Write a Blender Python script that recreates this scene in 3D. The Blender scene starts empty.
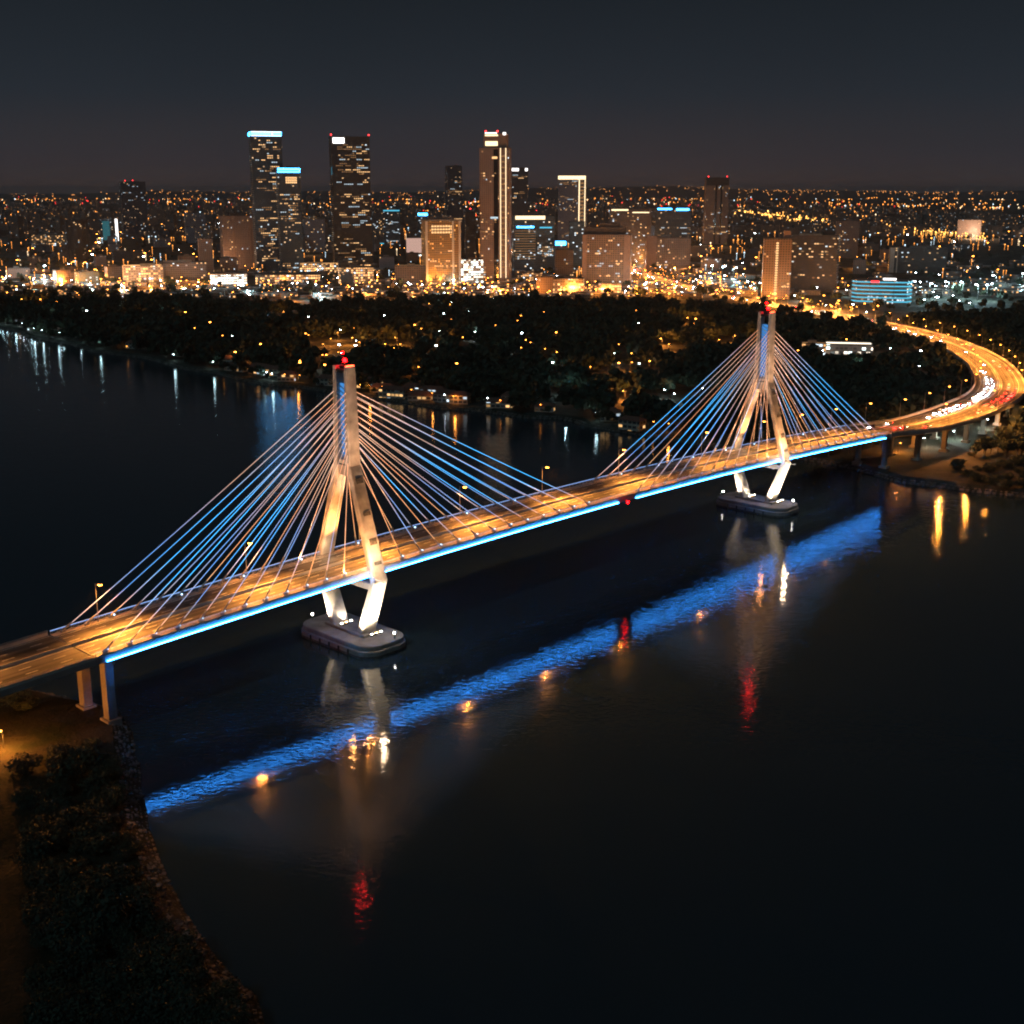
import bpy, math, random
import numpy as np
from mathutils import Vector, Matrix
from mathutils.geometry import tessellate_polygon
R = random.Random(7)
C = bpy.context.scene.collection
PI = math.pi
GZ = 3.0            # level of the built-up ground

# ------------------------------------------------------------------ camera model (to turn survey sightings into ground positions)
FPX, HOR, CAMH = 1250.0, 190.0, 150.0
PITCH = math.atan((512 - HOR) / FPX); SP, CP = math.sin(PITCH), math.cos(PITCH)
def ground(x, y, z=GZ):
    a = (x - 512) / FPX; b = (512 - y) / FPX
    r = (a, CP + b * SP, -SP + b * CP); t = (z - CAMH) / r[2]
    return Vector((r[0] * t, r[1] * t, z))
def proj(q):
    Z = q[2] - CAMH; d = q[1] * CP - Z * SP; u = q[1] * SP + Z * CP
    return 512 + FPX * q[0] / d, 512 - FPX * u / d
def height_at(Y, y):    # height above datum of a point at forward distance Y seen on image row y
    b = (512 - y) / FPX
    return CAMH + Y * (-SP + b * CP) / (CP + b * SP)

# ------------------------------------------------------------------ materials
def new_mat(name):
    m = bpy.data.materials.new(name); m.use_nodes = True
    nt = m.node_tree; nt.nodes.clear()
    out = nt.nodes.new('ShaderNodeOutputMaterial'); bs = nt.nodes.new('ShaderNodeBsdfPrincipled')
    nt.links.new(bs.outputs[0], out.inputs[0])
    return m, nt, bs
def mat(name, col, rough=.7, metal=0, var=.25, scale=.6, bump=0, bscale=3, spec=.5):
    m, nt, bs = new_mat(name)
    N, Lk = nt.nodes.new, nt.links.new
    tc = N('ShaderNodeTexCoord'); no = N('ShaderNodeTexNoise'); no.inputs['Scale'].default_value = scale
    no.inputs['Detail'].default_value = 5
    Lk(tc.outputs['Object'], no.inputs['Vector'])
    rp = N('ShaderNodeValToRGB')
    rp.color_ramp.elements[0].position = .3; rp.color_ramp.elements[1].position = .7
    rp.color_ramp.elements[0].color = [c * (1 - var) for c in col] + [1]
    rp.color_ramp.elements[1].color = [min(1, c * (1 + var)) for c in col] + [1]
    Lk(no.outputs['Fac'], rp.inputs[0]); Lk(rp.outputs[0], bs.inputs['Base Color'])
    bs.inputs['Roughness'].default_value = rough; bs.inputs['Metallic'].default_value = metal
    bs.inputs['Specular IOR Level'].default_value = spec
    if bump:
        n2 = N('ShaderNodeTexNoise'); n2.inputs['Scale'].default_value = bscale; n2.inputs['Detail'].default_value = 4
        Lk(tc.outputs['Object'], n2.inputs['Vector'])
        b = N('ShaderNodeBump'); b.inputs['Strength'].default_value = bump; b.inputs['Distance'].default_value = .3
        Lk(n2.outputs['Fac'], b.inputs['Height']); Lk(b.outputs[0], bs.inputs['Normal'])
    return m
def emat(name, col, st, sample=True):
    m = bpy.data.materials.new(name); m.use_nodes = True; nt = m.node_tree; nt.nodes.clear()
    out = nt.nodes.new('ShaderNodeOutputMaterial'); e = nt.nodes.new('ShaderNodeEmission')
    e.inputs[0].default_value = (*col, 1); e.inputs[1].default_value = st
    nt.links.new(e.outputs[0], out.inputs[0])
    m.cycles.emission_sampling = 'FRONT' if sample else 'NONE'
    return m
def facade(name, wall, glass, cw, ch, frac, st, warm=(1, .55, .22), cool=(.75, .9, 1), coolf=.25, wx=(.12, .88), wy=(.25, .8), cluster=.12, rough=.35, ribs=0):
    """wall with a grid of windows in metres (UV), a share of them lit from inside"""
    m, nt, bs = new_mat(name); N, Lk = nt.nodes.new, nt.links.new
    uv = N('ShaderNodeUVMap'); sep = N('ShaderNodeSeparateXYZ'); Lk(uv.outputs[0], sep.inputs[0])
    oi = N('ShaderNodeObjectInfo')
    def M(op, a, b=None, c=None):
        n = N('ShaderNodeMath'); n.operation = op
        for i, v in enumerate((a, b, c)):
            if v is None: continue
            if isinstance(v, (int, float)): n.inputs[i].default_value = v
            else: Lk(v, n.inputs[i])
        return n.outputs[0]
    u = M('DIVIDE', sep.outputs[0], cw); v = M('DIVIDE', sep.outputs[1], ch)
    fu, fv = M('FLOOR', u), M('FLOOR', v); ru, rv = M('FRACT', u), M('FRACT', v)
    inw = M('MULTIPLY', M('MULTIPLY', M('GREATER_THAN', ru, wx[0]), M('LESS_THAN', ru, wx[1])), M('MULTIPLY', M('GREATER_THAN', rv, wy[0]), M('LESS_THAN', rv, wy[1])))
    cmb = N('ShaderNodeCombineXYZ'); Lk(fu, cmb.inputs[0]); Lk(fv, cmb.inputs[1]); Lk(M('MULTIPLY', oi.outputs['Random'], 91.7), cmb.inputs[2])
    wn = N('ShaderNodeTexWhiteNoise'); wn.noise_dimensions = '3D'; Lk(cmb.outputs[0], wn.inputs['Vector'])
    cl = N('ShaderNodeTexNoise'); cl.noise_dimensions = '3D'; cl.inputs['Scale'].default_value = cluster; cl.inputs['Detail'].default_value = 1
    sc = N('ShaderNodeVectorMath'); sc.operation = 'MULTIPLY'; sc.inputs[1].default_value = (.45, 1.6, 1); Lk(cmb.outputs[0], sc.inputs[0]); Lk(sc.outputs[0], cl.inputs['Vector'])
    thr = M('MULTIPLY', M('POWER', M('MULTIPLY', cl.outputs['Fac'], 1.9), 3), frac)
    lit = M('MULTIPLY', M('LESS_THAN', wn.outputs['Value'], thr), inw)
    mx = N('ShaderNodeMix'); mx.data_type = 'RGBA'
    cc = N('ShaderNodeSeparateColor'); Lk(wn.outputs['Color'], cc.inputs[0])
    Lk(M('LESS_THAN', cc.outputs[1], coolf), mx.inputs[0]); mx.inputs[6].default_value = (*warm, 1); mx.inputs[7].default_value = (*cool, 1)
    Lk(mx.outputs[2], bs.inputs['Emission Color'])
    dim = M('MULTIPLY', M('MULTIPLY', M('POWER', cc.outputs[0], 7), .05), inw)
    Lk(M('MULTIPLY', M('MULTIPLY', M('MAXIMUM', lit, dim), st), M('ADD', M('MULTIPLY', cc.outputs[2], 1.2), .25)), bs.inputs['Emission Strength'])
    ns = N('ShaderNodeTexNoise'); ns.inputs['Scale'].default_value = .08; tc = N('ShaderNodeTexCoord'); Lk(tc.outputs['Object'], ns.inputs['Vector'])
    wl = N('ShaderNodeMix'); wl.data_type = 'RGBA'; wl.inputs[6].default_value = (*[c * .8 for c in wall], 1); wl.inputs[7].default_value = (*[min(1, c * 1.15) for c in wall], 1)
    Lk(ns.outputs['Fac'], wl.inputs[0])
    m2 = N('ShaderNodeMix'); m2.data_type = 'RGBA'; Lk(inw, m2.inputs[0]); Lk(wl.outputs[2], m2.inputs[6]); m2.inputs[7].default_value = (*glass, 1)
    Lk(m2.outputs[2], bs.inputs['Base Color'])
    Lk(M('SUBTRACT', .85, M('MULTIPLY', inw, .85 - rough)), bs.inputs['Roughness'])
    m.cycles.emission_sampling = 'NONE'
    return m

SOD = (1, .33, .05)      # sodium street light
M_ = {}
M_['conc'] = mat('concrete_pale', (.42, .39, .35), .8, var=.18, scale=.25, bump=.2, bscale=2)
M_['dark_band'] = mat('dark_mottled', (.10, .085, .07), .9, var=.6, scale=.9)
M_['pylon'] = mat('pylon_concrete', (.40, .37, .33), .8, var=.42, scale=.22, bump=.35, bscale=1.2)
M_['pier'] = mat('concrete_weathered', (.33, .30, .27), .85, var=.35, scale=.18, bump=.35, bscale=2.5)
M_['girder'] = mat('girder_concrete', (.30, .28, .26), .75, var=.2, scale=.15)
M_['steel'] = mat('painted_steel', (.45, .46, .48), .45, .3, .1)
M_['darksteel'] = mat('dark_steel', (.06, .06, .065), .5, .4, .1)
M_['galv'] = mat('galvanised_steel', (.35, .35, .34), .45, .6, .15)
M_['paint'] = mat('road_paint', (.75, .74, .70), .6, var=.15, scale=2)
M_['walk'] = mat('walkway_concrete', (.24, .22, .20), .85, var=.25, scale=.5)
M_['bark'] = mat('bark', (.07, .05, .035), .9, var=.3, scale=3)
M_['leafA'] = mat('leaves_deep_green', (.018, .034, .018), .8, var=.45, scale=.35)
M_['leafB'] = mat('leaves_olive_green', (.030, .040, .018), .8, var=.45, scale=.4)
M_['stone'] = mat('riprap_stone', (.11, .10, .085), .9, var=.5, scale=.5, bump=.5, bscale=3)
M_['roofd'] = mat('dark_roof', (.05, .05, .055), .9, var=.3, scale=.2)
M_['roofc'] = mat('concrete_roof', (.16, .15, .14), .9, var=.3, scale=.15)
M_['tile'] = mat('clay_tile_roof', (.16, .07, .045), .8, var=.3, scale=1.2)
M_['render'] = mat('painted_render', (.45, .41, .35), .8, var=.12, scale=.4)
M_['brownwall'] = mat('brown_render', (.22, .155, .12), .85, var=.15, scale=.3)
M_['tyre'] = mat('tyre_rubber', (.02, .02, .02), .9, var=.1)
M_['glassd'] = mat('dark_glass', (.012, .014, .018), .08, 0, .1, spec=.8)
M_['louvre'] = mat('louvre_blades', (.35, .42, .5), .4, .4, .1)

def asphalt():
    m, nt, bs = new_mat('asphalt_worn'); N, Lk = nt.nodes.new, nt.links.new
    uv = N('ShaderNodeUVMap')
    mp = N('ShaderNodeMapping'); mp.inputs['Scale'].default_value = (.012, .55, 1); Lk(uv.outputs[0], mp.inputs[0])
    n1 = N('ShaderNodeTexNoise'); n1.inputs['Scale'].default_value = 1; n1.inputs['Detail'].default_value = 4; Lk(mp.outputs[0], n1.inputs['Vector'])
    tc = N('ShaderNodeTexCoord'); n2 = N('ShaderNodeTexNoise'); n2.inputs['Scale'].default_value = .15; n2.inputs['Detail'].default_value = 6; Lk(tc.outputs['Object'], n2.inputs['Vector'])
    ad = N('ShaderNodeMath'); ad.operation = 'MULTIPLY_ADD'; ad.inputs[1].default_value = .3; Lk(n2.outputs['Fac'], ad.inputs[0])
    mu = N('ShaderNodeMath'); mu.operation = 'MULTIPLY'; mu.inputs[1].default_value = .75; Lk(n1.outputs['Fac'], mu.inputs[0]); Lk(mu.outputs[0], ad.inputs[2])
    rp = N('ShaderNodeValToRGB'); e = rp.color_ramp.elements
    e[0].position = .40; e[0].color = (.026, .025, .024, 1); e[1].position = .64; e[1].color = (.115, .108, .10, 1)
    Lk(ad.outputs[0], rp.inputs[0]); Lk(rp.outputs[0], bs.inputs['Base Color'])
    bs.inputs['Roughness'].default_value = .75; bs.inputs['Specular IOR Level'].default_value = .25
    return m
M_['asphalt'] = asphalt()

def water_mat():
    m, nt, bs = new_mat('dark_lagoon_water'); N, Lk = nt.nodes.new, nt.links.new
    bs.inputs['Base Color'].default_value = (.019, .038, .050, 1); bs.inputs['Roughness'].default_value = .07; bs.inputs['IOR'].default_value = 1.33
    bs.inputs['Specular IOR Level'].default_value = .5
    tc = N('ShaderNodeTexCoord')
    def nz(scale, sx, sy, rot, det=2):
        mp = N('ShaderNodeMapping'); mp.inputs['Scale'].default_value = (sx, sy, 1); mp.inputs['Rotation'].default_value = (0, 0, rot)
        Lk(tc.outputs['Object'], mp.inputs[0]); n = N('ShaderNodeTexNoise'); n.inputs['Scale'].default_value = scale; n.inputs['Detail'].default_value = det
        Lk(mp.outputs[0], n.inputs['Vector']); return n.outputs['Fac']
    sp = N('ShaderNodeSeparateXYZ'); Lk(tc.outputs['Object'], sp.inputs[0])    # calm in the lee of the near bank, more wind over the open water
    def wind(a, b):
        mr = N('ShaderNodeMapRange'); mr.inputs[1].default_value = 300; mr.inputs[2].default_value = 640; mr.inputs[3].default_value = a; mr.inputs[4].default_value = b
        ad = N('ShaderNodeMath'); ad.operation = 'MULTIPLY_ADD'; ad.inputs[1].default_value = 260; Lk(nz(.008, 1, 1.6, .3, 2), ad.inputs[0]); sb = N('ShaderNodeMath'); sb.operation = 'SUBTRACT'; sb.inputs[1].default_value = 130; Lk(ad.outputs[0], sb.inputs[0]); Lk(sp.outputs[1], ad.inputs[2]); Lk(sb.outputs[0], mr.inputs[0]); return mr.outputs[0]
    b1 = N('ShaderNodeBump'); b1.inputs['Distance'].default_value = 1; Lk(wind(.05, .12), b1.inputs['Strength']); Lk(nz(.55, .7, 1.3, .4), b1.inputs['Height'])
    b2 = N('ShaderNodeBump'); b2.inputs['Distance'].default_value = 1; Lk(wind(.02, .11), b2.inputs['Strength']); Lk(nz(.12, .6, 1.3, .2), b2.inputs['Height']); Lk(b1.outputs[0], b2.inputs['Normal'])
    Lk(b2.outputs[0], bs.inputs['Normal'])
    return m
WB = (.11, .10)
M_['water'] = water_mat()

def soil_mat(name, a, b, scale):
    m, nt, bs = new_mat(name); N, Lk = nt.nodes.new, nt.links.new
    tc = N('ShaderNodeTexCoord'); n = N('ShaderNodeTexNoise'); n.inputs['Scale'].default_value = scale; n.inputs['Detail'].default_value = 9; n.inputs['Roughness'].default_value = .65
    Lk(tc.outputs['Object'], n.inputs['Vector']); rp = N('ShaderNodeValToRGB'); rp.color_ramp.elements[0].position = .38; rp.color_ramp.elements[1].position = .62
    rp.color_ramp.elements[0].color = (*a, 1); rp.color_ramp.elements[1].color = (*b, 1); Lk(n.outputs['Fac'], rp.inputs[0]); Lk(rp.outputs[0], bs.inputs['Base Color'])
    bp = N('ShaderNodeBump'); bp.inputs['Strength'].default_value = .8; bp.inputs['Distance'].default_value = .6
    n2 = N('ShaderNodeTexNoise'); n2.inputs['Scale'].default_value = 1.1; n2.inputs['Detail'].default_value = 6; Lk(tc.outputs['Object'], n2.inputs['Vector'])
    Lk(n2.outputs['Fac'], bp.inputs['Height']); Lk(bp.outputs[0], bs.inputs['Normal']); bs.inputs['Roughness'].default_value = .95
    bs.inputs['Specular IOR Level'].default_value = .1
    return m
M_['soil'] = soil_mat('scrub_ground', (.014, .018, .009), (.040, .032, .019), .09)
M_['city'] = soil_mat('urban_ground', (.018, .022, .015), (.075, .068, .055), .03)

# ------------------------------------------------------------------ mesh helpers
class MB:
    def __init__(s): s.v = []; s.f = []; s.uv = []
    def add(s, vs, fs, uvs=None):
        o = len(s.v); s.v += [tuple(p) for p in vs]; s.f += [tuple(i + o for i in f) for f in fs]
        for k, f in enumerate(fs): s.uv.append(uvs[k] if uvs else [(0, 0)] * len(f))
    def box(s, c, d, rot=None):
        x, y, z = d[0] / 2, d[1] / 2, d[2] / 2
        vs = [Vector((a, b, e)) for a in (-x, x) for b in (-y, y) for e in (-z, z)]
        if rot is not None: vs = [rot @ p for p in vs]
        c = Vector(c)
        s.add([p + c for p in vs], [(0, 1, 3, 2), (4, 6, 7, 5), (0, 4, 5, 1), (2, 3, 7, 6), (0, 2, 6, 4), (1, 5, 7, 3)])
    def prism(s, poly, z0, z1, uvm=False, taper=1.0, c=(0, 0)):
        n = len(poly); a = [(p[0], p[1], z0) for p in poly]; b = [((p[0] - c[0]) * taper + c[0], (p[1] - c[1]) * taper + c[1], z1) for p in poly]
        fs = []; uvs = []; acc = 0
        for i in range(n):
            j = (i + 1) % n; L = math.hypot(poly[j][0] - poly[i][0], poly[j][1] - poly[i][1])
            fs.append((i, j, n + j, n + i)); uvs.append([(acc, z0), (acc + L, z0), (acc + L, z1), (acc, z1)]); acc += math.ceil(L) + 7
        fs.append(tuple(range(n))[::-1]); uvs.append([(-1, -1)] * n); fs.append(tuple(range(n, 2 * n))); uvs.append([(-1, -1)] * n)
        s.add(a + b, fs, uvs)
    def tube(s, a, b, r0, r1=None, n=6):
        r1 = r0 if r1 is None else r1; a, b = Vector(a), Vector(b); d = (b - a).normalized()
        x = d.orthogonal().normalized(); y = d.cross(x); vs = []
        for p, r in ((a, r0), (b, r1)):
            for k in range(n):
                t = 2 * PI * k / n; vs.append(p + (x * math.cos(t) + y * math.sin(t)) * r)
        s.add(vs, [(k, (k + 1) % n, n + (k + 1) % n, n + k) for k in range(n)] + [tuple(range(n))[::-1], tuple(range(n, 2 * n))])
    def loft(s, rings, closed=True, caps=True, uvl=None):
        n = len(rings[0]); vs = [p for r in rings for p in r]; fs = []; uvs = []
        for k in range(len(rings) - 1):
            for i in range(n if closed else n - 1):
                j = (i + 1) % n; fs.append((k * n + i, k * n + j, (k + 1) * n + j, (k + 1) * n + i))
                if uvl: uvs.append([(uvl[k], i * 1.), (uvl[k], i + 1.), (uvl[k + 1], i + 1.), (uvl[k + 1], i * 1.)])
                else: uvs.append([(0, 0)] * 4)
        if caps and closed:
            fs += [tuple(range(n))[::-1], tuple(range((len(rings) - 1) * n, len(rings) * n))]; uvs += [[(0, 0)] * n] * 2
        s.add(vs, fs, uvs)
    def mesh(s, name, m):
        me = bpy.data.meshes.new(name); me.from_pydata(s.v, [], s.f)
        l = me.uv_layers.new(name='UVMap'); flat = [c for f in s.uv for p in f for c in p]
        l.data.foreach_set('uv', flat)
        for k in (m if isinstance(m, (list, tuple)) else [m]): me.materials.append(k)
        me.update(); return me
    def build(s, name, m, parent=None, bevel=0):
        o = bpy.data.objects.new(name, s.mesh(name, m)); C.objects.link(o)
        if parent: o.parent = parent
        if bevel:
            b = o.modifiers.new('bevel', 'BEVEL'); b.width = bevel; b.segments = 2; b.limit_method = 'ANGLE'
        return o
def tag(o, label=None, cat=None, group=None, kind=None):
    if label: o['label'] = label
    if cat: o['category'] = cat
    if group: o['group'] = group
    if kind: o['kind'] = kind
    return o
def thing(name, label, cat, loc=(0, 0, 0), rz=0, group=None):
    o = bpy.data.objects.new(name, None); C.objects.link(o); o.location = loc; o.rotation_euler = (0, 0, rz)
    o.empty_display_size = .1
    return tag(o, label, cat, group)
def copy_tree(o, parent=None):
    c = o.copy(); C.objects.link(c)
    if parent: c.parent = parent
    for ch in list(KIDS(o)): copy_tree(ch, c)
    return c
def KIDS(o): return [x for x in o.children]
def light(kind, loc, col, power, parent=None, target=None, radius=.3, cone=60, blend=.5, name='lamp_light'):
    l = bpy.data.lights.new(name, kind); l.energy = power; l.color = col
    if kind in ('POINT', 'SPOT'): l.shadow_soft_size = radius
    if kind == 'SPOT': l.spot_size = math.radians(cone); l.spot_blend = blend
    o = bpy.data.objects.new(name, l); C.objects.link(o); o.location = loc
    if target is not None: o.rotation_euler = (Vector(target) - Vector(loc)).to_track_quat('-Z', 'Y').to_euler()
    if parent: o.parent = parent
    return o
def catmull(pts, step):
    P = [Vector(p) for p in pts]; P = [P[0] * 2 - P[1]] + P + [P[-1] * 2 - P[-2]]; out = []
    for i in range(1, len(P) - 2):
        n = max(1, int((P[i + 1] - P[i]).length / step))
        for k in range(n):
            t = k / n; a, b, c, d = P[i - 1], P[i], P[i + 1], P[i + 2]
            out.append(.5 * ((2 * b) + (c - a) * t + (2 * a - 5 * b + 4 * c - d) * t * t + (3 * b - a - 3 * c + d) * t ** 3))
    out.append(P[-2]); return out
class Path:
    def __init__(s, pts):
        s.p = [Vector(p) for p in pts]; s.d = [0]
        for a, b in zip(s.p, s.p[1:]): s.d.append(s.d[-1] + (b - a).length)
        s.L = s.d[-1]; s.n = []
        for i in range(len(s.p)):
            t = s.p[min(i + 1, len(s.p) - 1)] - s.p[max(i - 1, 0)]; t.z = 0; t.normalize(); s.n.append(Vector((-t.y, t.x, 0)))
    def at(s, d, y=0, z=0):
        d = min(max(d, 0), s.L - 1e-4); import bisect
        i = min(bisect.bisect_right(s.d, d) - 1, len(s.p) - 2); t = (d - s.d[i]) / (s.d[i + 1] - s.d[i])
        n = s.n[i].lerp(s.n[i + 1], t).normalized()
        return s.p[i].lerp(s.p[i + 1], t) + n * y + Vector((0, 0, z)), n
    def sweep(s, mb, prof, d0=0, d1=None, closed=True, w=None, uvy=False):
        d1 = s.L if d1 is None else d1; ds = [d0] + [d for d in s.d if d0 + .5 < d < d1 - .5] + [d1]; rings = []
        for d in ds: 
            k = w(d) if w else 1
            rings.append([s.at(d, y * k, z)[0] for y, z in prof])
        mb.loft(rings, closed, closed, ds)
    def rz(s, d):
        n = s.at(d)[1]; return math.atan2(-n.x, n.y)

# ------------------------------------------------------------------ water and land
def sheet(name, poly, z, m):
    tri = tessellate_polygon([[Vector((p[0], p[1], 0)) for p in poly]])
    me = bpy.data.meshes.new(name); me.from_pydata([(p[0], p[1], z) for p in poly], [], [tuple(t) for t in tri]); me.materials.append(m)
    o = bpy.data.objects.new(name, me); C.objects.link(o)
    return o
w = sheet('lagoon_water', [(-65000, -4800), (65000, -4800), (65000, 61800), (-65000, 61800)], 0, M_['water'])
tag(w, 'dark rippled water under the bridge', kind='structure')
def inset(pts, d):
    out = []
    for i in range(len(pts)):
        a = pts[max(i - 1, 0)]; b = pts[min(i + 1, len(pts) - 1)]; t = Vector((b[0] - a[0], b[1] - a[1])).normalized()
        out.append((pts[i][0] - t.y * d, pts[i][1] + t.x * d))
    return out
def land(name, shore, rest, m, z=GZ, w1=5, label=''):
    """shore walked with the land on its left; rest closes the ring far inland"""
    top = inset(shore, w1); under = inset(shore, -6)
    mb = MB(); n = len(shore)
    mb.loft([[(*p, z) for p in top], [(*p, .0 + .15) for p in shore], [(*p, -2) for p in under]], closed=False, caps=False)
    ring = list(top) + list(rest); tri = tessellate_polygon([[Vector((p[0], p[1], 0)) for p in ring]])
    k = len(mb.v); mb.v += [(p[0], p[1], z) for p in ring]
    for t in tri: mb.f.append(tuple(i + k for i in t)); mb.uv.append([(0, 0)] * 3)
    o = mb.build(name, m); tag(o, label, kind='structure'); 
    import bmesh
    bm = bmesh.new(); bm.from_mesh(o.data); bmesh.ops.recalc_face_normals(bm, faces=bm.faces); bm.to_mesh(o.data); bm.free()
    return o
far_shore_pts = [(-4200, 5200), (-2600, 3600), (-1400, 2300), (-900, 1750), (-575, 1410), (-510, 1320), (-442, 1251), (-395, 1190), (-330, 1137), (-290, 1080), (-244, 1042), (-205, 990), (-166, 971), (-120, 925), (-82, 904), (-50, 872), (-22, 862), (5, 838), (32, 831), (50, 805), (69, 788), (92, 762), (114, 745), (140, 722), (165, 704), (180, 690), (190, 676), (197, 660), (206, 644), (222, 634), (256, 612), (310, 592), (380, 560), (520, 500), (900, 300), (1600, -200)]
SH = [Vector((a[0], a[1], 0)) for a in catmull([(x, y, 0) for x, y in far_shore_pts], 14) ]
SH = [(p.x + R.uniform(-1.5, 1.5), p.y + R.uniform(-1.5, 1.5)) for p in SH]
land('far_shore_ground', SH, [(64000, -200), (64000, 61500), (-64000, 61500), (-64000, 6000)], M_['city'], label='dark city ground beyond the water')
left_pts = [(-20, 60), (-34, 150), (-46, 201), (-56, 216), (-67, 232), (-77, 250), (-86, 270), (-93, 288), (-101, 309), (-106, 322), (-112, 336), (-118, 345), (-128, 351), (-142, 357), (-165, 366), (-200, 376), (-300, 392), (-600, 420)]
LH = [(p.x + R.uniform(-.5, .5), p.y + R.uniform(-.5, .5)) for p in catmull([(x, y, 0) for x, y in left_pts], 6)]
land('near_bank_ground', LH, [(-900, 300), (-900, 40)], M_['soil'], z=GZ, label='scrubby bank beside the bridge approach')
def in_far_land(x, y):
    c = False; pts = SH + [(3000, -200), (3000, 9000), (-6000, 9000)]
    for i in range(len(pts)):
        a, b = pts[i], pts[i - 1]
        if (a[1] > y) != (b[1] > y) and x < (b[0] - a[0]) * (y - a[1]) / (b[1] - a[1]) + a[0]: c = not c
    return c
def shore_dist(x, y, pts): return min(math.hypot(x - p[0], y - p[1]) for p in pts)

# ------------------------------------------------------------------ the cable-stayed bridge
B1 = ground(353, 640, 0); B2 = ground(757, 508, 0); U = (B2 - B1).normalized(); SPAN = (B2 - B1).length
BRZ = math.atan2(U.y, U.x)
def bz(s): return 29.6 - 9.75e-5 * (s - 110) ** 2
def bw(s, y, z): # bridge-local to world
    return B1 + U * s + Vector((-U.y, U.x, 0)) * y + Vector((0, 0, z))
S0, S1 = -101.0, 360.0
bridge = thing('cable_stayed_bridge', 'long cable-stayed bridge with two lit diamond pylons and a blue light line along its deck', 'bridge', B1, BRZ)
bp = Path([(s, 0, bz(s)) for s in np.linspace(S0, S1, 84)])
LEN = bp.L
def Sd(s): return (s - S0) / (S1 - S0) * LEN
DECK = [(-13.2, 0), (-13.2, -2.1), (-8.4, -3.5), (8.4, -3.5), (13.2, -2.1), (13.2, 0)]
mb = MB(); bp.sweep(mb, DECK); mb.build('deck_girder', M_['girder'], bridge)
mb = MB(); bp.sweep(mb, [(-10.9, .02), (10.9, .02), (10.9, .07), (-10.9, .07)][::-1]); 
road = mb.build('road_surface', M_['asphalt'], bridge)
def asphalt_sheet(path, name, parent, half, d0=0, d1=None, z=.08, w=None):
    mb = MB(); d1 = path.L if d1 is None else d1; ds = [d0] + [d for d in path.d if d0 + .5 < d < d1 - .5] + [d1]; vs = []; fs = []; uvs = []
    for k, d in enumerate(ds):
        ww = (w(d) if w else 1) * half
        vs += [path.at(d, -ww, z)[0], path.at(d, ww, z)[0]]
        if k: fs.append((2 * k - 2, 2 * k, 2 * k + 1, 2 * k - 1)); uvs.append([(ds[k - 1], -half), (d, -half), (d, half), (ds[k - 1], half)])
    mb.add(vs, fs, uvs); return mb.build(name, M_['asphalt'], parent)
bpy.data.objects.remove(road); asphalt_sheet(bp, 'road_surface', bridge, 10.7, z=.06)
def markings(path, name, parent, z, half, d0=0, d1=None, w=None):
    d1 = path.L if d1 is None else d1; mb = MB()
    def strip(a, b, y, wd):
        n = max(1, int((b - a) / 6)); vs = []
        for k in range(n + 1):
            d = a + (b - a) * k / n; vs += [path.at(d, y - wd / 2, z)[0], path.at(d, y + wd / 2, z)[0]]
        mb.add(vs, [(2 * k, 2 * k + 2, 2 * k + 3, 2 * k + 1) for k in range(n)])
    for y in (-half + .5, half - .5, -1.3, 1.3): strip(d0, d1, y, .22)
    d = d0 + 1
    while d < d1 - 4:
        for y in (-half * .38, -half * .69, half * .38, half * .69): strip(d, d + 3.5, y, .2)
        d += 10
    return mb.build(name, M_['paint'], parent)
markings(bp, 'lane_marking', bridge, .068, 10.7)
for sd in (1, -1):
    mb = MB(); bp.sweep(mb, [(y * sd, z) for y, z in ((10.7, 0), (10.7, .22), (13.1, .22), (13.1, 0))][::sd]); mb.build('walkway', M_['walk'], bridge)
JERSEY = [(-.4, .06), (-.15, .9), (.15, .9), (.4, .06)]
mb = MB(); bp.sweep(mb, JERSEY); mb.build('median_barrier', M_['conc'], bridge)
def railing(path, name, parent, y, z0, d0=0, d1=None, hgt=1.25, step=2.2, w=None, lattice=True):
    d1 = path.L if d1 is None else d1; mb = MB(); k = lambda d: (w(d) if w else 1)
    n = int((d1 - d0) / step); pts = [d0 + (d1 - d0) * i / n for i in range(n + 1)]
    for zz, r in ((hgt, .07), (hgt * .55, .045), (.15, .045)):
        for a, b in zip(pts[::3], pts[3::3] + [pts[-1]]):
            mb.tube(path.at(a, y * k(a), z0 + zz)[0], path.at(b, y * k(b), z0 + zz)[0], r, n=4)
    for a in pts: mb.tube(path.at(a, y * k(a), z0)[0], path.at(a, y * k(a), z0 + hgt + .05)[0], .07, n=4)
    if lattice:
        for a, b in zip(pts, pts[1:]):
            mb.tube(path.at(a, y, z0 + .15)[0], path.at(b, y, z0 + hgt)[0], .03, n=3); mb.tube(path.at(b, y, z0 + .15)[0], path.at(a, y, z0 + hgt)[0], .03, n=3)
    return mb.build(name, M_['steel'], parent)
M_['ledB'] = emat('blue_led_line', (.028, .28, 1), 78)
M_['ledF'] = emat('blue_led_far_line', (.05, .4, 1), 7)
M_['railFill'] = emat('pale_blue_rail_fill', (.30, .5, 1), 1.9)  # glowing strip added so the railings and walkway look lit pale blue
for sd, nm in ((1, 'railing'), (-1, 'railing')):
    railing(bp, nm, bridge, 12.98 * sd, .22); 
    mb = MB(); bp.sweep(mb, [(12.88 * sd, 1.32), (12.88 * sd, 1.42), (12.78 * sd, 1.42), (12.78 * sd, 1.32)]); mb.build('handrail_fill_strip', M_['railFill'], bridge)
for a, b in ((-98, 128), (139.5, 356)):
    mb = MB(); bp.sweep(mb, [(-13.62, -1.93), (-13.62, -1.68), (-13.52, -1.68), (-13.52, -1.93)], Sd(a), Sd(b)); tag(mb.build('edge_light_strip', M_['ledB'], bridge))
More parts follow.
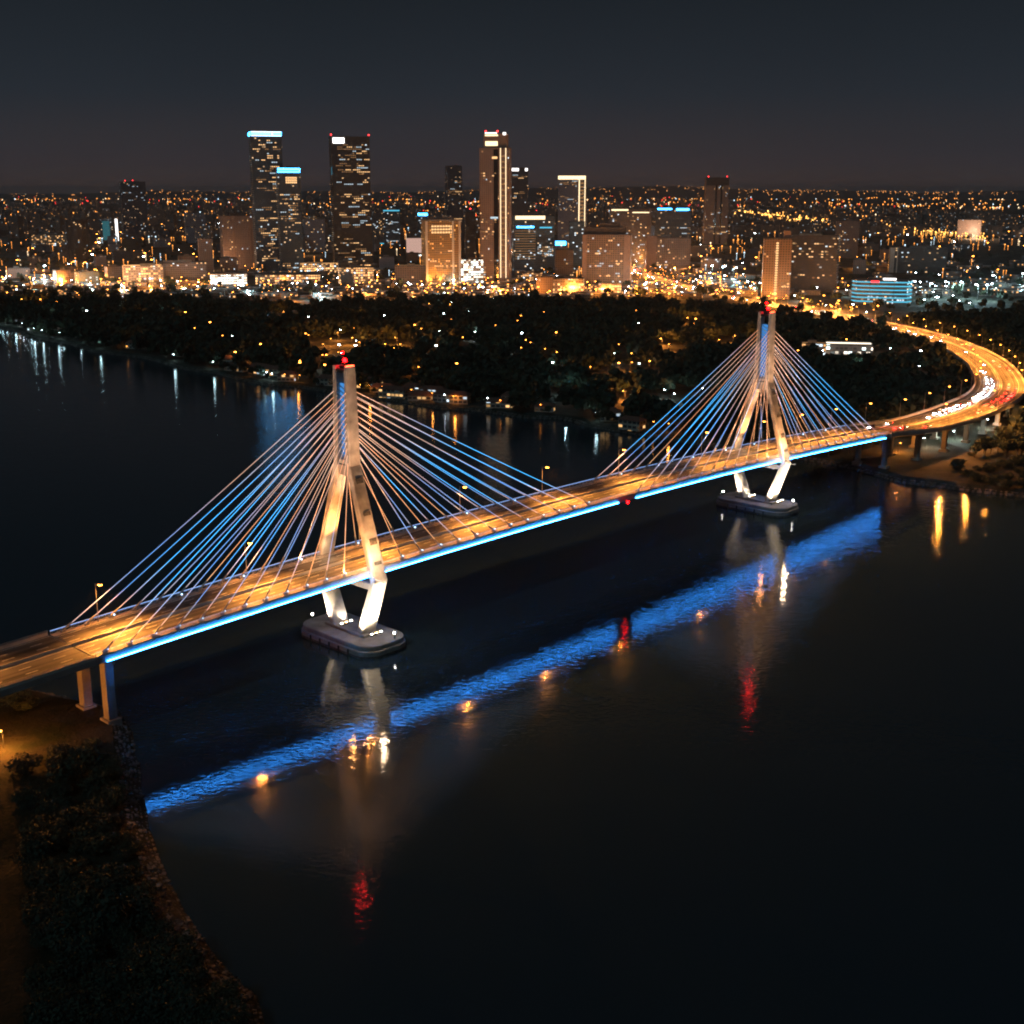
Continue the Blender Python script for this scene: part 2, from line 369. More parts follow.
mb = MB(); bp.sweep(mb, [(13.24, -1.9), (13.24, -1.65), (13.34, -1.65), (13.34, -1.9)], Sd(-98), Sd(356)); mb.build('edge_light_strip', M_['ledF'], bridge)
M_['red'] = emat('red_beacon_glow', (1, .0015, .002), 60)
M_['redline'] = emat('orange_red_marker_glow', (1, .06, .02), 14)
mb = MB(); s = 131; mb.box((s, -14.9, bz(s) - 1.7), (1.0, .6, .8)); mb.tube((s, -15.2, bz(s) - 1.7), (s, -15.8, bz(s) - 1.7), .38, n=8); 
nl = mb.build('navigation_light', M_['darksteel'], bridge)
mb = MB(); mb.tube((s, -15.8, bz(s) - 1.7), (s, -16.2, bz(s) - 1.7), .55, .4, n=10); mb.build('red_lens', M_['red'], nl)
# expansion joint lines across the deck
for s in (0, SPAN):
    pass
for y in (7, -7):
    mb = MB(); zt = bz(-95) - 3.4; mb.box((-95, y, (zt + 1.5) / 2), (2.6, 3.0, zt - 1.5 + 0)); mb.box((-95, y, zt - .9), (3.2, 4.6, 1.8)); mb.box((-95, y, 2.2), (4.2, 4.8, 3)); mb.build('end_pier', M_['pier'], bridge)
# pylons
LEGP = [(4.6, 7.0, 3.0, 6.4), (24.6, 13.9 + 2.6, 3.4, 7.2), (62, 3.1, 2.4, 5.0), (94.6, 2.9, 1.6, 3.9)]
LEGP[1] = (24.4, 14.6, 2.5, 5.9)
M_['blueP'] = emat('blue_light_panel', (.08, .34, .85), .8)
M_['flood'] = emat('white_floodlight_lens', (1, .93, .8), 45)
M_['floodW'] = emat('warm_floodlight_lens', (1, .6, .25), 30)
def pylon(sx):
    py = bpy.data.objects.new('pylon', None); C.objects.link(py); py.parent = bridge; py.location = (sx, 0, 0); py.empty_display_size = .1
    # pier cap: two-tier octagon
    def octa(a, b, c):
        out = []
        for sx_, sy_, t0 in ((1, -1, -90), (1, 1, 0), (-1, 1, 90), (-1, -1, 180)):
            for q in range(7):
                t = math.radians(t0 + q * 15); out.append((sx_ * (a - c) + c * math.cos(t), sy_ * (b - c) + c * math.sin(t)))
        return out
    mb = MB(); mb.prism(octa(10.2, 19.8, 6.6), -3, 2.4); mb.prism(octa(9.7, 19.3, 6.4), 2.4, 4.1); mb.build('pile_cap', M_['pier'], py, .35)
    mb = MB(); mb.prism(octa(10.28, 19.88, 6.65), -.2, .75); mb.build('tide_mark', M_['dark_band'], py)
    for k in range(5):
        for e_ in (-1, 1): mb = MB(); mb.tube((e_ * 10.4, -10 + 5 * k, -.5), (e_ * 10.4, -10 + 5 * k, 2.1), .32, n=8); mb.build('fender', M_['tyre'], py)
    mb = MB(); mb.box((0, 0, 4.6), (7.6, 21, 1.0)); mb.build('footing_beam', M_['pier'], py, .15)
    for sd in (1, -1):
        mb = MB(); rings = []
        for z, y, wy, wx in LEGP:
            y *= sd; ch = .35
            rings.append([(-wx / 2 + ch, y - wy / 2, z), (wx / 2 - ch, y - wy / 2, z), (wx / 2, y - wy / 2 + ch, z), (wx / 2, y + wy / 2 - ch, z), (wx / 2 - ch, y + wy / 2, z), (-wx / 2 + ch, y + wy / 2, z), (-wx / 2, y + wy / 2 - ch, z), (-wx / 2, y - wy / 2 + ch, z)])
        mb.loft(rings); leg = mb.build('leg', M_['pylon'], py)
        sl = math.atan2(14.6 - 3.1, 62 - 24.4) * (1 if sd > 0 else -1)
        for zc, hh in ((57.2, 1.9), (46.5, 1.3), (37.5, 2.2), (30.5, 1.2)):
            yc = 3.5 + (62 - zc) / (62 - 24.4) * (14.6 - 3.1) - .4 + 1.235 / math.cos(sl); mb = MB(); mb.box((.3, yc * sd, zc), (3.0, .16, hh), Matrix.Rotation(sl, 3, 'X')); mb.build('dark_panel', M_['dark_band'], leg)  # dark mottled panels laid on the outer leg face
    mb = MB(); mb.box((0, 0, 22.6), (5, 28.4, 2.4)); mb.build('crossbeam', M_['pier'], py, .1)
    mb = MB(); mb.box((0, 0, 60.2), (4.0, 4.6, 3.6)); mb.box((0, 0, 63.0), (3.6, 4.2, 1.4)); mb.build('crossbeam', M_['conc'], py, .1)
    mb = MB(); mb.box((.0, 0, 76.6), (.5, 4.0, 24.4)); mb.build('light_panel', M_['blueP'], py)
    mb = MB()
    for k in range(15):
        mb.box((-1.25, 0, 65.2 + k * 1.62), (1.5, 4.2, .22), Matrix.Rotation(math.radians(26), 3, 'X') @ Matrix.Rotation(math.radians(30), 3, 'Y'))
        mb.box((1.25, 0, 65.2 + k * 1.62), (1.5, 4.2, .22), Matrix.Rotation(math.radians(26), 3, 'X') @ Matrix.Rotation(math.radians(-30), 3, 'Y'))
    mb.build('louvre', M_['louvre'], py)
    mb = MB(); mb.box((0, 0, 93.2), (3.4, 4.2, 1.0)); mb.box((0, 0, 94.2), (1.6, 2.2, 1.2)); mb.tube((0, .4, 94.8), (0, .4, 98.6), .14, .1); mb.tube((0, -.6, 94.8), (0, -.6, 96.2), .3, .3, 8)
    mb.build('mast', M_['darksteel'], py)
    for y, z, r in ((.4, 98.9, .38), (-.6, 96.6, .62)):
        mb = MB(); mb.tube((0, y, z - r), (0, y, z + r * .2), r, r, 10); mb.tube((0, y, z + r * .2), (0, y, z + r), r, r * .3, 10); mb.build('aviation_beacon', M_['red'], py)
    mb = MB(); mb.box((0, -3.0, 94.85), (3.2, .35, .35)); mb.build('marker_light', M_['redline'], py)
    for xx, yy in ((-3.5, 17.6), (3.5, -17.6)):
        mb = MB(); mb.tube((xx, yy, 4.1), (xx, yy, 5.6), .12); mb.box((xx, yy, 5.7), (.9, .9, .2)); fl = mb.build('bollard_light', M_['darksteel'], py)
        mb = MB(); mb.tube((xx, yy, 5.8), (xx, yy, 6.35), .32, .24, 10); mb.build('lens', M_['flood'], fl)
    # floodlights standing on the cap
    for yy in (-12.6, 3.2):
        for xx in (-2, 0, 2):
            mb = MB(); mb.box((xx, yy, 5.4), (1.0, .5, .7)); fl = mb.build('floodlight', M_['darksteel'], py)
            mb = MB(); mb.box((xx, yy + .05, 5.78), (.85, .4, .08)); mb.build('lens', M_['flood' if xx else 'floodW'], fl)
    W = (1, .80, .55); O = (1, .38, .10)
    for sd in (1, -1):
        e = sd
        light('SPOT', (-9.0, 10.5 * e, 4.9), W, 60000 * (1 if sd < 0 else .8), py, (0, 11.6 * e, 16), .5, 80, .6)
        light('SPOT', (1.5, -17.5 if e < 0 else 4.0, 4.9), W, 52000, py, (0, 11.8 * e, 16), .5, 80, .6)
        dz = bz(sx) + 1.2
        light('SPOT', (-13, 12.0 * e, dz), O, 56000, py, (0, 9.5 * e, 50), .5, 62, .8)
        light('SPOT', (12, 12.0 * e, dz), O, 34000, py, (0, 10.0 * e, 48), .5, 60, .8)
        light('SPOT', (-3, -21.0 if e < 0 else 2.0, dz - (3 if e < 0 else 0)), O, 84000, py, (0, 9.0 * e, 50), .5, 66, .8)
        light('SPOT', (-14, 10 * e, dz), (1, .58, .36), 170000, py, (0, 4.0 * e, 84), .5, 26, .8)
        light('SPOT', (5, -21.5 if e < 0 else 0.0, dz), (1, .58, .36), 130000, py, (0, 3.6 * e, 82), .5, 26, .8)
        light('POINT', (-9.5, 10.0 * e, dz + 4), O, 3600, py, None, .4)
        light('POINT', (-4, -19.5 if e < 0 else 6.5, dz + 3), (1, .70, .42), 9500 if e < 0 else 1800, py, None, .4)
        light('SPOT', (-5, -20.5 if e < 0 else 4.5, 5), W, 90000, py, (0, 14.5 * e, 28), .5, 40, .8)
        if e < 0:
            mb = MB(); mb.tube((-3, -16.4, dz - 3.6), (-3, -21, dz - 3.6), .16); mb.box((-3, -21, dz - 3.4), (.9, .7, .4)); mb.box((-3, -15.6, dz - 3.6), (.8, 1.6, .8)); mb.build('light_bracket', M_['steel'], py)
    light('POINT', (-.6, -1.4, 97.4), (1, .02, .02), 1600, py, None, .3)
    return py
p1 = pylon(0); p2 = pylon(SPAN)
# stays
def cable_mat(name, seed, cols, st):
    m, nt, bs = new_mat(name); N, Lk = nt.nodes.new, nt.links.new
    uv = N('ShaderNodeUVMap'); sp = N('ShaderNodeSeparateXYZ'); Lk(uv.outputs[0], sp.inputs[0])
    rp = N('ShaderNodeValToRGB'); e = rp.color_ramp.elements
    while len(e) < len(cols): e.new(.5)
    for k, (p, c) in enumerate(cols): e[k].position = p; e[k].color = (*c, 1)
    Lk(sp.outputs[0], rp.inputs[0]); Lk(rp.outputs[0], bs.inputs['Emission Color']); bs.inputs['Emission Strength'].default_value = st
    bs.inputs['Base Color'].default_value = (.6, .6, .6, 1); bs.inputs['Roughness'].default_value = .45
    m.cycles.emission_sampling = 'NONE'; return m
wa, wh, cy, bl = (.46, .17, .055), (.36, .25, .21), (.045, .40, .88), (.075, .23, .58)  # floodlight colours on the stays, painted as a glow along each cable
cm = [cable_mat('stay_painted_glow_warm_to_cyan', 0, [(0, wa), (.30, wh), (.5, cy), (.85, bl), (1, wh)], 1.9),
      cable_mat('stay_painted_glow_peach', 0, [(0, wh), (.4, (.36, .19, .12)), (.7, bl), (.9, (.25, .26, .36)), (1, wh)], 2.0),
      cable_mat('stay_painted_glow_cyan', 0, [(0, wa), (.22, (.18, .2, .32)), (.45, cy), (.75, cy), (1, (.5, .2, .05))], 2.1),
      cable_mat('stay_painted_glow_amber', 0, [(0, (.4, .2, .12)), (.45, (.46, .16, .055)), (.75, wa), (1, (.46, .26, .12))], 2.3)]
M_['anch'] = emat('anchor_lamp_glow', (.45, .7, 1), 5)
NC = 12
for ti, tx in enumerate((0, SPAN)):
    for d in (-1, 1):
        for sd in (-1, 1):
            for k in range(NC):
                zt = 64.5 + k * 1.98; off = 12.5 + k * (8.95 if (d > 0) == (ti == 0) else 7.75); s = tx + d * off
                s = max(min(s, 350), -97.5)
                yt = 3.1 * sd; a = Vector((tx + d * 2.0, yt, zt)); b = Vector((s, 11.9 * sd, bz(s) + .9))
                mb = MB(); n = 8; rr = .105
                # slight sag, one tube in segments, u runs from tower to deck
                pts = [a.lerp(b, i / n) - Vector((0, 0, 4 * (i / n) * (1 - i / n) * (b - a).length * .004)) for i in range(n + 1)]
                dr = (b - a).normalized(); X = dr.orthogonal().normalized(); Y = dr.cross(X)
                rings = [[p + (X * math.cos(2 * PI * q / 6) + Y * math.sin(2 * PI * q / 6)) * rr for q in range(6)] for p in pts]
                mb.loft(rings, uvl=[i / n for i in range(n + 1)])
                q = (k * 2 + (sd > 0) + ti) % 5
                mi = (2 if k >= 10 and sd < 0 else 0 if k > 7 and q < 3 else [1, 3, 0, 1, 2][q]) if k > 3 else (1 if k % 2 else 3)
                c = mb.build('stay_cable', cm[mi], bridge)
                mb = MB(); mb.box((s, 11.9 * sd, bz(s) + .45), (1.5, .7, .9)); mb.tube(b - dr * 3.2, b, .26, .34, 8); an = mb.build('anchor', M_['galv'], c)
                if sd < 0 or k % 3 == 0:
                    mb = MB(); mb.box((s + .9, 11.7 * sd, bz(s) + 1.0), (.35, .5, .35)); mb.build('anchor_lamp', M_['anch'], c)
# lane gantry-free expansion joints
mb = MB()
for s in (-100.6, 359.4):
    mb.box((s, 0, bz(s) + .066), (.5, 23, .01))
mb.build('expansion_joint', M_['darksteel'], bridge)

# ------------------------------------------------------------------ street lamps
M_['sodium'] = emat('sodium_luminaire', (1, .32, .04), 26, False)
M_['lpole'] = mat('dark_lamp_post_paint', (.05, .05, .048), .6, .2, .15)
M_['ledw'] = emat('cool_white_luminaire', (.75, .9, 1), 60, False)
def lamp_template(name, hgt, arm, glow, label, cat='street lamp', group=None, head=.55):
    t = thing(name, label, cat, (0, 0, -500), 0, group)
    mb = MB(); mb.tube((0, 0, 0), (0, 0, .6), .22, .18, 8); mb.tube((0, 0, .6), (0, 0, hgt), .14, .09, 6); mb.build('pole', M_['lpole' if hgt < 10 else 'galv'], t)
    mb = MB(); mb.tube((0, 0, hgt - .1), (0, -arm, hgt + .35), .08, .06, 5); mb.build('arm', M_['lpole' if hgt < 10 else 'galv'], t)
    mb = MB(); mb.box((0, -arm - .5, hgt + .38), (.45, 1.3, .16)); h = mb.build('lamp_head', M_['darksteel'], t, .03)
    mb = MB(); mb.prism([(-head / 2, -arm - 1.0), (head / 2, -arm - 1.0), (head / 2, -arm - .1), (-head / 2, -arm - .1)], hgt + .05, hgt + .3); mb.build('luminaire', glow, h)
    return t
def place(t, loc, rz, label=None, group=None, sc=1):
    c = copy_tree(t); c.location = loc; c.rotation_euler = (0, 0, rz); c.scale = (sc,) * 3
    if label: c['label'] = label
    if group: c['group'] = group
    return c
def kill(t):
    for ch in list(t.children): kill(ch)
    bpy.data.objects.remove(t)
LT = lamp_template('street_lamp', 12, 2.2, M_['sodium'], 'x', head=.9)
bl_s = [-183, -135, -86.7, -34, 13.5, 63, 109.5, 159, 221, 270, 306, 341, 393]
ordn = ['first', 'second', 'third', 'fourth', 'fifth', 'sixth', 'seventh', 'eighth', 'ninth', 'tenth', 'eleventh', 'twelfth']
DP = 1.0
def deck_lights(fn, p=1.0, L=24):
    """asymmetric road optics: near and far lanes; fn maps (along, across, up) from the lamp foot to the world"""
    light('SPOT', fn(0, -2.6, 12.1), SOD, 26000 * p, None, fn(0, -5, 0), .3, 160, 1)
    light('SPOT', fn(0, -2.7, 12.1), SOD, 150000 * p, None, fn(8, -19, 0), .3, 96, 1)
    light('SPOT', fn(0, -2.7, 12.1), SOD, 150000 * p, None, fn(-8, -19, 0), .3, 96, 1)
n_on = 0
for s in bl_s:
    if S0 < s < S1:
        loc = bw(s, 11.3, bz(s) + .22)
        place(LT, loc, BRZ, 'street lamp on the far edge of the bridge deck, %s from the left' % ordn[n_on], 'street lamps along the bridge deck'); n_on += 1
        deck_lights(lambda a, b, c, s=s: bw(s + a, 11.3 + b, bz(s) + c), DP * (1.5 if False else 1))

# ------------------------------------------------------------------ approach viaducts
def viaduct(name, label, path, half, w, piers, lampd, lamp_label, lamp_grp, d_end=None, dz=lambda d: -3.0, group=None, both=False, prail=True):
    v = thing(name, label, 'viaduct', path.at(0)[0] - Vector((0, 0, path.at(0)[0].z)), 0)
    off = Vector(v.location); lp = Path([p - off for p in path.p])
    mb = MB(); lp.sweep(mb, [(-half, 0), (-half, -1.7), (-half * .7, -3.2), (half * .7, -3.2), (half, -1.7), (half, 0)], w=w); mb.build('deck_girder', M_['girder'], v)
    asphalt_sheet(lp, 'road_surface', v, half - 1.1, z=.06, w=w)
    markings(lp, 'lane_marking', v, .068, half - 1.4)
    mb = MB(); lp.sweep(mb, JERSEY); mb.build('median_barrier', M_['conc'], v)
    for sd in (1, -1):
        mb = MB(); lp.sweep(mb, [(y * sd, z) for y, z in ((half - .75, .0), (half - .5, .85), (half - .25, .85), (half - .1, 0))], w=w); mb.build('parapet', M_['conc'], v)
        if prail: railing(lp, 'railing', v, (half - .38) * sd, .85, w=w, hgt=.55, step=3, lattice=False)
    for d in piers:
        for y in ((-.55, .55) if half > 10 else (0,)):
            p, n = lp.at(d, y * half, 0); a = lp.rz(d); k = w(d) if w else 1; p = lp.at(d, y * half * k, 0)[0]
            rot = Matrix.Rotation(a, 3, 'Z'); mb = MB()
            zb = GZ - .5; zt = p.z - 3.7
            if zt - zb < 1: continue
            mb.box((p.x, p.y, (zb + zt) / 2), (2.2, 2.6, zt - zb), rot); mb.box((p.x, p.y, zt - .2), (2.8, 4.2, 1.2), rot); mb.box((p.x, p.y, zb + .7), (4.0, 4.6, 2.2), rot)
            mb.build('pier', M_['pier'], v)
        a = lp.rz(d); p = lp.at(d)[0]; mb = MB(); mb.box((p.x, p.y, p.z - 3.7), (2.4, half * 1.5 * (w(d) if w else 1), 1.1), Matrix.Rotation(a, 3, 'Z')); mb.build('pier_crosshead', M_['pier'], v)
    return v
# left approach
lpts = [bw(s, 0, bz(S0) + (s - S0) * .04) for s in np.linspace(-330, S0 - .35, 30)]
LP = Path(lpts)
via1 = viaduct('approach_viaduct', 'concrete approach viaduct running onto the near bank, on column piers', LP, 14.3, None, [LP.L - 34, LP.L - 80, LP.L - 120], [], '', '')
for i, s in enumerate((-135, -183)):
    p, n = LP.at(LP.L - (S0 - s), 12.0, .1)
    place(LT, p, BRZ, 'street lamp on the approach viaduct left of the bridge', 'street lamps on the left approach')
    z = p.z
    deck_lights(lambda a, b, c, s=s, z=z: bw(s + a, 12.0 + b * (.68 if b < -4 else 1), z + c), .75)
for s in (-114,):   # the pier pair standing in the water edge is the first of the viaduct
    pass
# curved viaduct and the avenue beyond
ctrl = [bw(S1 + .35, 0, bz(S1)), bw(378, 0, bz(378) - .1), (228, 700, 20.6), (262, 740, 19.0), (291, 780, 17.8), (321, 827, 16.6), (346, 881, 15.6), (366, 940, 14.6), (386, 1010, 13.4), (401, 1085, 12.0), (412, 1167, 10.4), (417, 1255, 8.6), (413, 1336, 7.0), (403, 1415, 5.6), (388, 1505, 4.4), (333, 1700, 3.6), (282, 1890, 3.5), (243, 2236, 3.5), (215, 2600, 3.5)]
CPATH = Path(catmull(ctrl, 12))
dV = next(d for d, p in zip(CPATH.d, CPATH.p) if p.y > 1415)
VP = Path([p for d, p in zip(CPATH.d, CPATH.p) if d <= dV])
def wv(d): return 1 + .20 * min(1, max(0, d / 120))
piers = [7, 40, 72, 106, 140, 175, 210, 250, 290, 330, 375, 420, 465, 510]
via2 = viaduct('curved_viaduct', 'long curved elevated road sweeping inland from the far end of the bridge', VP, 14.5, wv, piers, [], '', '')
# avenue on the ground
avenue = asphalt_sheet(Path([p for d, p in zip(CPATH.d, CPATH.p) if d >= dV]), 'avenue_road', None, 17, z=.12); tag(avenue, 'wide sodium-lit avenue running into the city', kind='structure')
d = 22; k = 0
while d < VP.L + 900:
    p, n = CPATH.at(min(d, CPATH.L - 5), (13.9 * wv(d)), .1); far = d > 330
    if d >= CPATH.L - 10: break
    rz = CPATH.rz(d)
    w_ = wv(d)
    for sd in ((1, -1) if (55 < d < 150 or d > 240) else (1,)):
        q = CPATH.at(d, 13.6 * w_ * sd, .1)[0]
        place(LT, q, rz + (0 if sd > 0 else PI), ('street lamp beside the curved elevated road' if d < VP.L else 'street lamp beside the ground-level avenue into the city'), 'street lamps along the curved road' if d < VP.L else 'street lamps along the avenue')
        if far or sd < 0:
            light('SPOT', CPATH.at(d, (9.5 if far else 12) * w_ * sd, 12)[0], SOD, 85000 if far else 110000, None, CPATH.at(d, (5 if far else 12) * w_ * sd, 0)[0], .3, 155 if far else 172, .5)
        else:
            t = (CPATH.at(d + 3)[0] - CPATH.at(d - 3)[0]).normalized()
            deck_lights(lambda a, b, c, q=q, n=CPATH.at(d)[1], t=t: q + t * a + n * b + Vector((0, 0, c)), DP * .8)
    d += 40 if d < 240 else 44; k += 1

# ------------------------------------------------------------------ traffic
M_['head'] = emat('headlamp_glow', (1, .90, .92), 110, False)
M_['tail'] = emat('tail_lamp_glow', (1, .012, .008), 90, False)
def car_template(paint, kind):
    t = thing('car', 'x', 'car', (0, 0, -500))
    W = .88
    prof = {'sedan': ([(-2.2, .35), (-2.25, .8), (-1.5, .95), (1.1, .98), (2.1, .8), (2.25, .4)], [(-1.45, .94), (-.9, 1.42), (.45, 1.45), (1.15, .96)]),
            'suv': ([(-2.3, .4), (-2.3, 1.05), (1.2, 1.08), (2.2, .95), (2.3, .45)], [(-2.15, 1.04), (-1.9, 1.68), (.6, 1.7), (1.3, 1.07)]),
            'van': ([(-2.6, .4), (-2.6, 1.2), (1.9, 1.2), (2.5, .95), (2.55, .4)], [(-2.55, 1.18), (-2.5, 2.1), (1.2, 2.1), (1.95, 1.18)])}[kind]
    mb = MB(); rg = []
    for y, k in ((-W, .93), (-W * .9, 1), (W * .9, 1), (W, .93)): rg.append([(x * (.98 if k < 1 else 1), y, .38 + (z - .38) * k) for x, z in prof[0]])
    mb.loft(rg); b = mb.build('body', paint, t)
    mb = MB(); rg = []
    for y, k in ((-W * .86, 0), (-W * .74, 1), (W * .74, 1), (W * .86, 0)): rg.append([(x, y, z if (k or z < 1.25) else prof[0][2][1] + .02) for x, z in prof[1]])
    c = mb.loft([[(x, -W * (.9 if z < 1.25 else .74), z) for x, z in prof[1]], [(x, W * (.9 if z < 1.25 else .74), z) for x, z in prof[1]]]); mb.build('cabin_glass', M_['glassd'], t)
    top = prof[1][1:3]; mb = MB(); mb.box(((top[0][0] + top[1][0]) / 2, 0, top[0][1] + .03), (top[1][0] - top[0][0] + .1, W * 1.5, .06)); mb.build('roof', paint, t)
    for x in (-1.4, 1.4):
        for y in (-W + .05, W - .05):
            mb = MB(); mb.tube((x, y - .1, .33), (x, y + .1, .33), .33, n=10); mb.build('wheel', M_['tyre'], t)
    xf = prof[0][-1][0]; xb = prof[0][0][0]
    for y in (-.62, .62):
        mb = MB(); mb.box((xf + .02, y, .66), (.1, .36, .2)); mb.build('headlight', M_['head'], t)
        mb = MB(); mb.box((xb - .03, y, .78), (.08, .34, .2)); mb.build('taillight', M_['tail'], t)
    return t
paints = [mat('white_car_paint', (.7, .7, .7), .3, var=.03), mat('dark_grey_car_paint', (.05, .05, .055), .3, .4, .05), mat('silver_car_paint', (.4, .41, .42), .3, .6, .03), mat('red_car_paint', (.3, .02, .02), .3, var=.05)]
cars = [car_template(paints[0], 'sedan'), car_template(paints[1], 'suv'), car_template(paints[2], 'sedan'), car_template(paints[0], 'van'), car_template(paints[3], 'sedan')]
cn = ['white saloon car', 'dark grey sport-utility car', 'silver saloon car', 'white delivery van', 'red saloon car']
def put_car(path, d, y, toward, label, group, hl=0, dz=.08):
    i = R.randrange(5); p, n = path.at(d, y, dz)
    c = copy_tree(cars[i]); c.location = p; c.rotation_euler = (0, 0, path.rz(d) + (PI if toward else 0))
    tag(c, cn[i] + ' ' + label, 'van' if i == 3 else 'car', group)
    if not toward: light('POINT', path.at(d - 3.0, y, .8)[0], (1, .02, .01), 700, None, None, .2, name='tail_lamp_light')
    if hl:
        f = path.at(d + (-2.6 if toward else 2.6), y, .75)[0]; tg = path.at(d + (-16 if toward else 16), y, -.6)[0]
        light('SPOT', f, (1, .9, .82), hl, None, tg, .12, 80, .7, 'headlight_beam')
# queue with headlights coming down the inner lanes of the curve
d = 62
while d < 345:
    dense = 95 < d < 300
    for y in (4.4, 8.2):
        if R.random() < (.8 if dense else .3) and not (d < 95 and y > 9):
            put_car(VP, d + R.uniform(-2, 2), y * 1.02, True, 'with bright headlights queueing round the curve', 'oncoming cars queueing round the curve', 5200 if dense else 2500)
    d += 9.5
d = 120
while d < 330:
    for y in (-6, -11):
        if R.random() < (.55 if 150 < d < 290 else .2): put_car(VP, d + R.uniform(-3, 3), y, False, 'with red tail lights on the outer lanes of the curve', 'cars leaving round the outer lanes')
    d += 11
for d in range(350, int(CPATH.L) - 20, 34):
    for y in (5, 10, -6, -11):
        if R.random() < .38: put_car(CPATH, d + R.uniform(-8, 8), y, y > 0, 'driving along the lit avenue toward the city', 'cars on the avenue')
for s, y, tw in ((150, 4, True), (246, 3.2, True), (268, -5, False), (292, 7.4, True), (305, -8, False), (322, 3.4, True), (330, -4, False), (345, 7, True), (354, -7.5, False), (210, -7.8, False), (70, 4.0, True), (104, -4.4, False), (-20, 4.2, True), (186, 7.4, True), (31, 7.2, True), (-62, -4.6, False)):
    put_car(bp, Sd(s), y, tw, 'crossing the bridge deck ' + ('on the far carriageway' if tw else 'on the near carriageway') + (' beyond the right pylon' if s > SPAN else ' between the two pylons' if s > 0 else ' before the left pylon'), 'cars crossing the bridge', 2600 if tw else 0)
for d, y, tw in ((12, 4, True), (22, -6, False), (36, 8, True), (47, -9, False), (30, -5, False)):
    put_car(VP, d, y, tw, 'on the start of the curved elevated road by the bridge', 'cars by the bridge end', 2600 if tw else 0)
for c in cars: kill(c)

# ------------------------------------------------------------------ city buildings
def wood_top(px): return float(np.interp(px, [-50, 0, 120, 200, 300, 350, 420, 520, 640, 740, 800, 860, 1000, 1100], [300, 300, 301, 305, 311, 309, 305, 304, 308, 313, 326, 330, 316, 316]))
def rot_pt(p, a): return (p[0] * math.cos(a) - p[1] * math.sin(a), p[0] * math.sin(a) + p[1] * math.cos(a))
F = {}
def fac(key, *a, **k): F[key] = facade(key, *a, **k)
fac('dark_glass_facade', (.035, .06, .09), (.02, .045, .07), 3.2, 3.8, .035, 1.0, warm=(1, .62, .32), cluster=.25)
fac('dark_banded_facade', (.05, .045, .04), (.02, .022, .03), 3.4, 3.8, .03, 1.0, warm=(1, .60, .28), cluster=.22, wx=(.03, .97), wy=(.3, .8))
fac('tan_rib_facade', (.24, .175, .145), (.06, .05, .05), 3.2, 3.3, .035, 1.5, wx=(.3, .75), wy=(.2, .8))
fac('hotel_grid_facade', (.20, .14, .105), (.04, .035, .03), 3.6, 3.3, .05, 1.5, wx=(.18, .82), wy=(.25, .85))
fac('gold_grid_facade', (.32, .20, .09), (.08, .06, .035), 3.2, 3.4, .10, 1.2, warm=(1, .44, .10), coolf=.02, wx=(.15, .85), wy=(.2, .8))
fac('pale_tower_facade', (.28, .28, .31), (.10, .10, .13), 3.0, 3.3, .05, 1.3, wx=(.25, .8), wy=(.2, .8))
fac('block_facade', (.14, .135, .14), (.03, .03, .04), 3.4, 3.3, .075, 1.6, coolf=.3)
fac('block_facade_teal', (.07, .12, .15), (.03, .05, .06), 3.4, 3.5, .09, 1.5, warm=(1, .7, .42), coolf=.6)
fac('bright_shop_facade', (.45, .38, .3), (.2, .15, .1), 3.8, 3.9, .85, 2.4, warm=(1, .50, .18), coolf=.12, cluster=.02)
fac('white_shop_facade', (.5, .5, .48), (.2, .2, .2), 4.0, 3.9, .95, 3.6, warm=(1, .86, .66), cool=(.8, 1, .97), coolf=.55, cluster=.02)
fac('office_band_facade', (.30, .26, .24), (.03, .04, .05), 14, 3.8, .22, .9, warm=(1, .68, .42), coolf=.3, wx=(.0, 1), wy=(.5, .85), cluster=.3)
fac('house_facade', (.38, .33, .26), (.04, .04, .04), 3.4, 2.9, .22, 1.3, warm=(1, .55, .2), coolf=.3, cluster=.05)
M_['crownB'] = emat('cyan_blue_crown_light', (.04, .42, 1), 15, False)
M_['crownW'] = emat('white_sign_light', (1, .93, .88), 3, False)
M_['crownG'] = emat('warm_white_outline_light', (1, .74, .42), 2.2, False)
M_['crownC'] = emat('soft_cyan_light', (.1, .6, .85), 1.1, False)
M_['winW'] = emat('warm_lit_window', (1, .56, .24), 1.5, False)
M_['winY'] = emat('dim_warm_lit_window', (1, .50, .20), .32, False)
M_['winC'] = emat('cool_lit_window', (.70, .88, 1), .9, False)
M_['pinkW'] = emat('pinkish_wall_light', (1, .62, .5), .6, False)
M_['redS'] = emat('red_roof_beacon_glow', (1, .03, .03), 10, False)
M_['redSign'] = emat('red_sign_light', (1, .05, .06), 2.5, False)
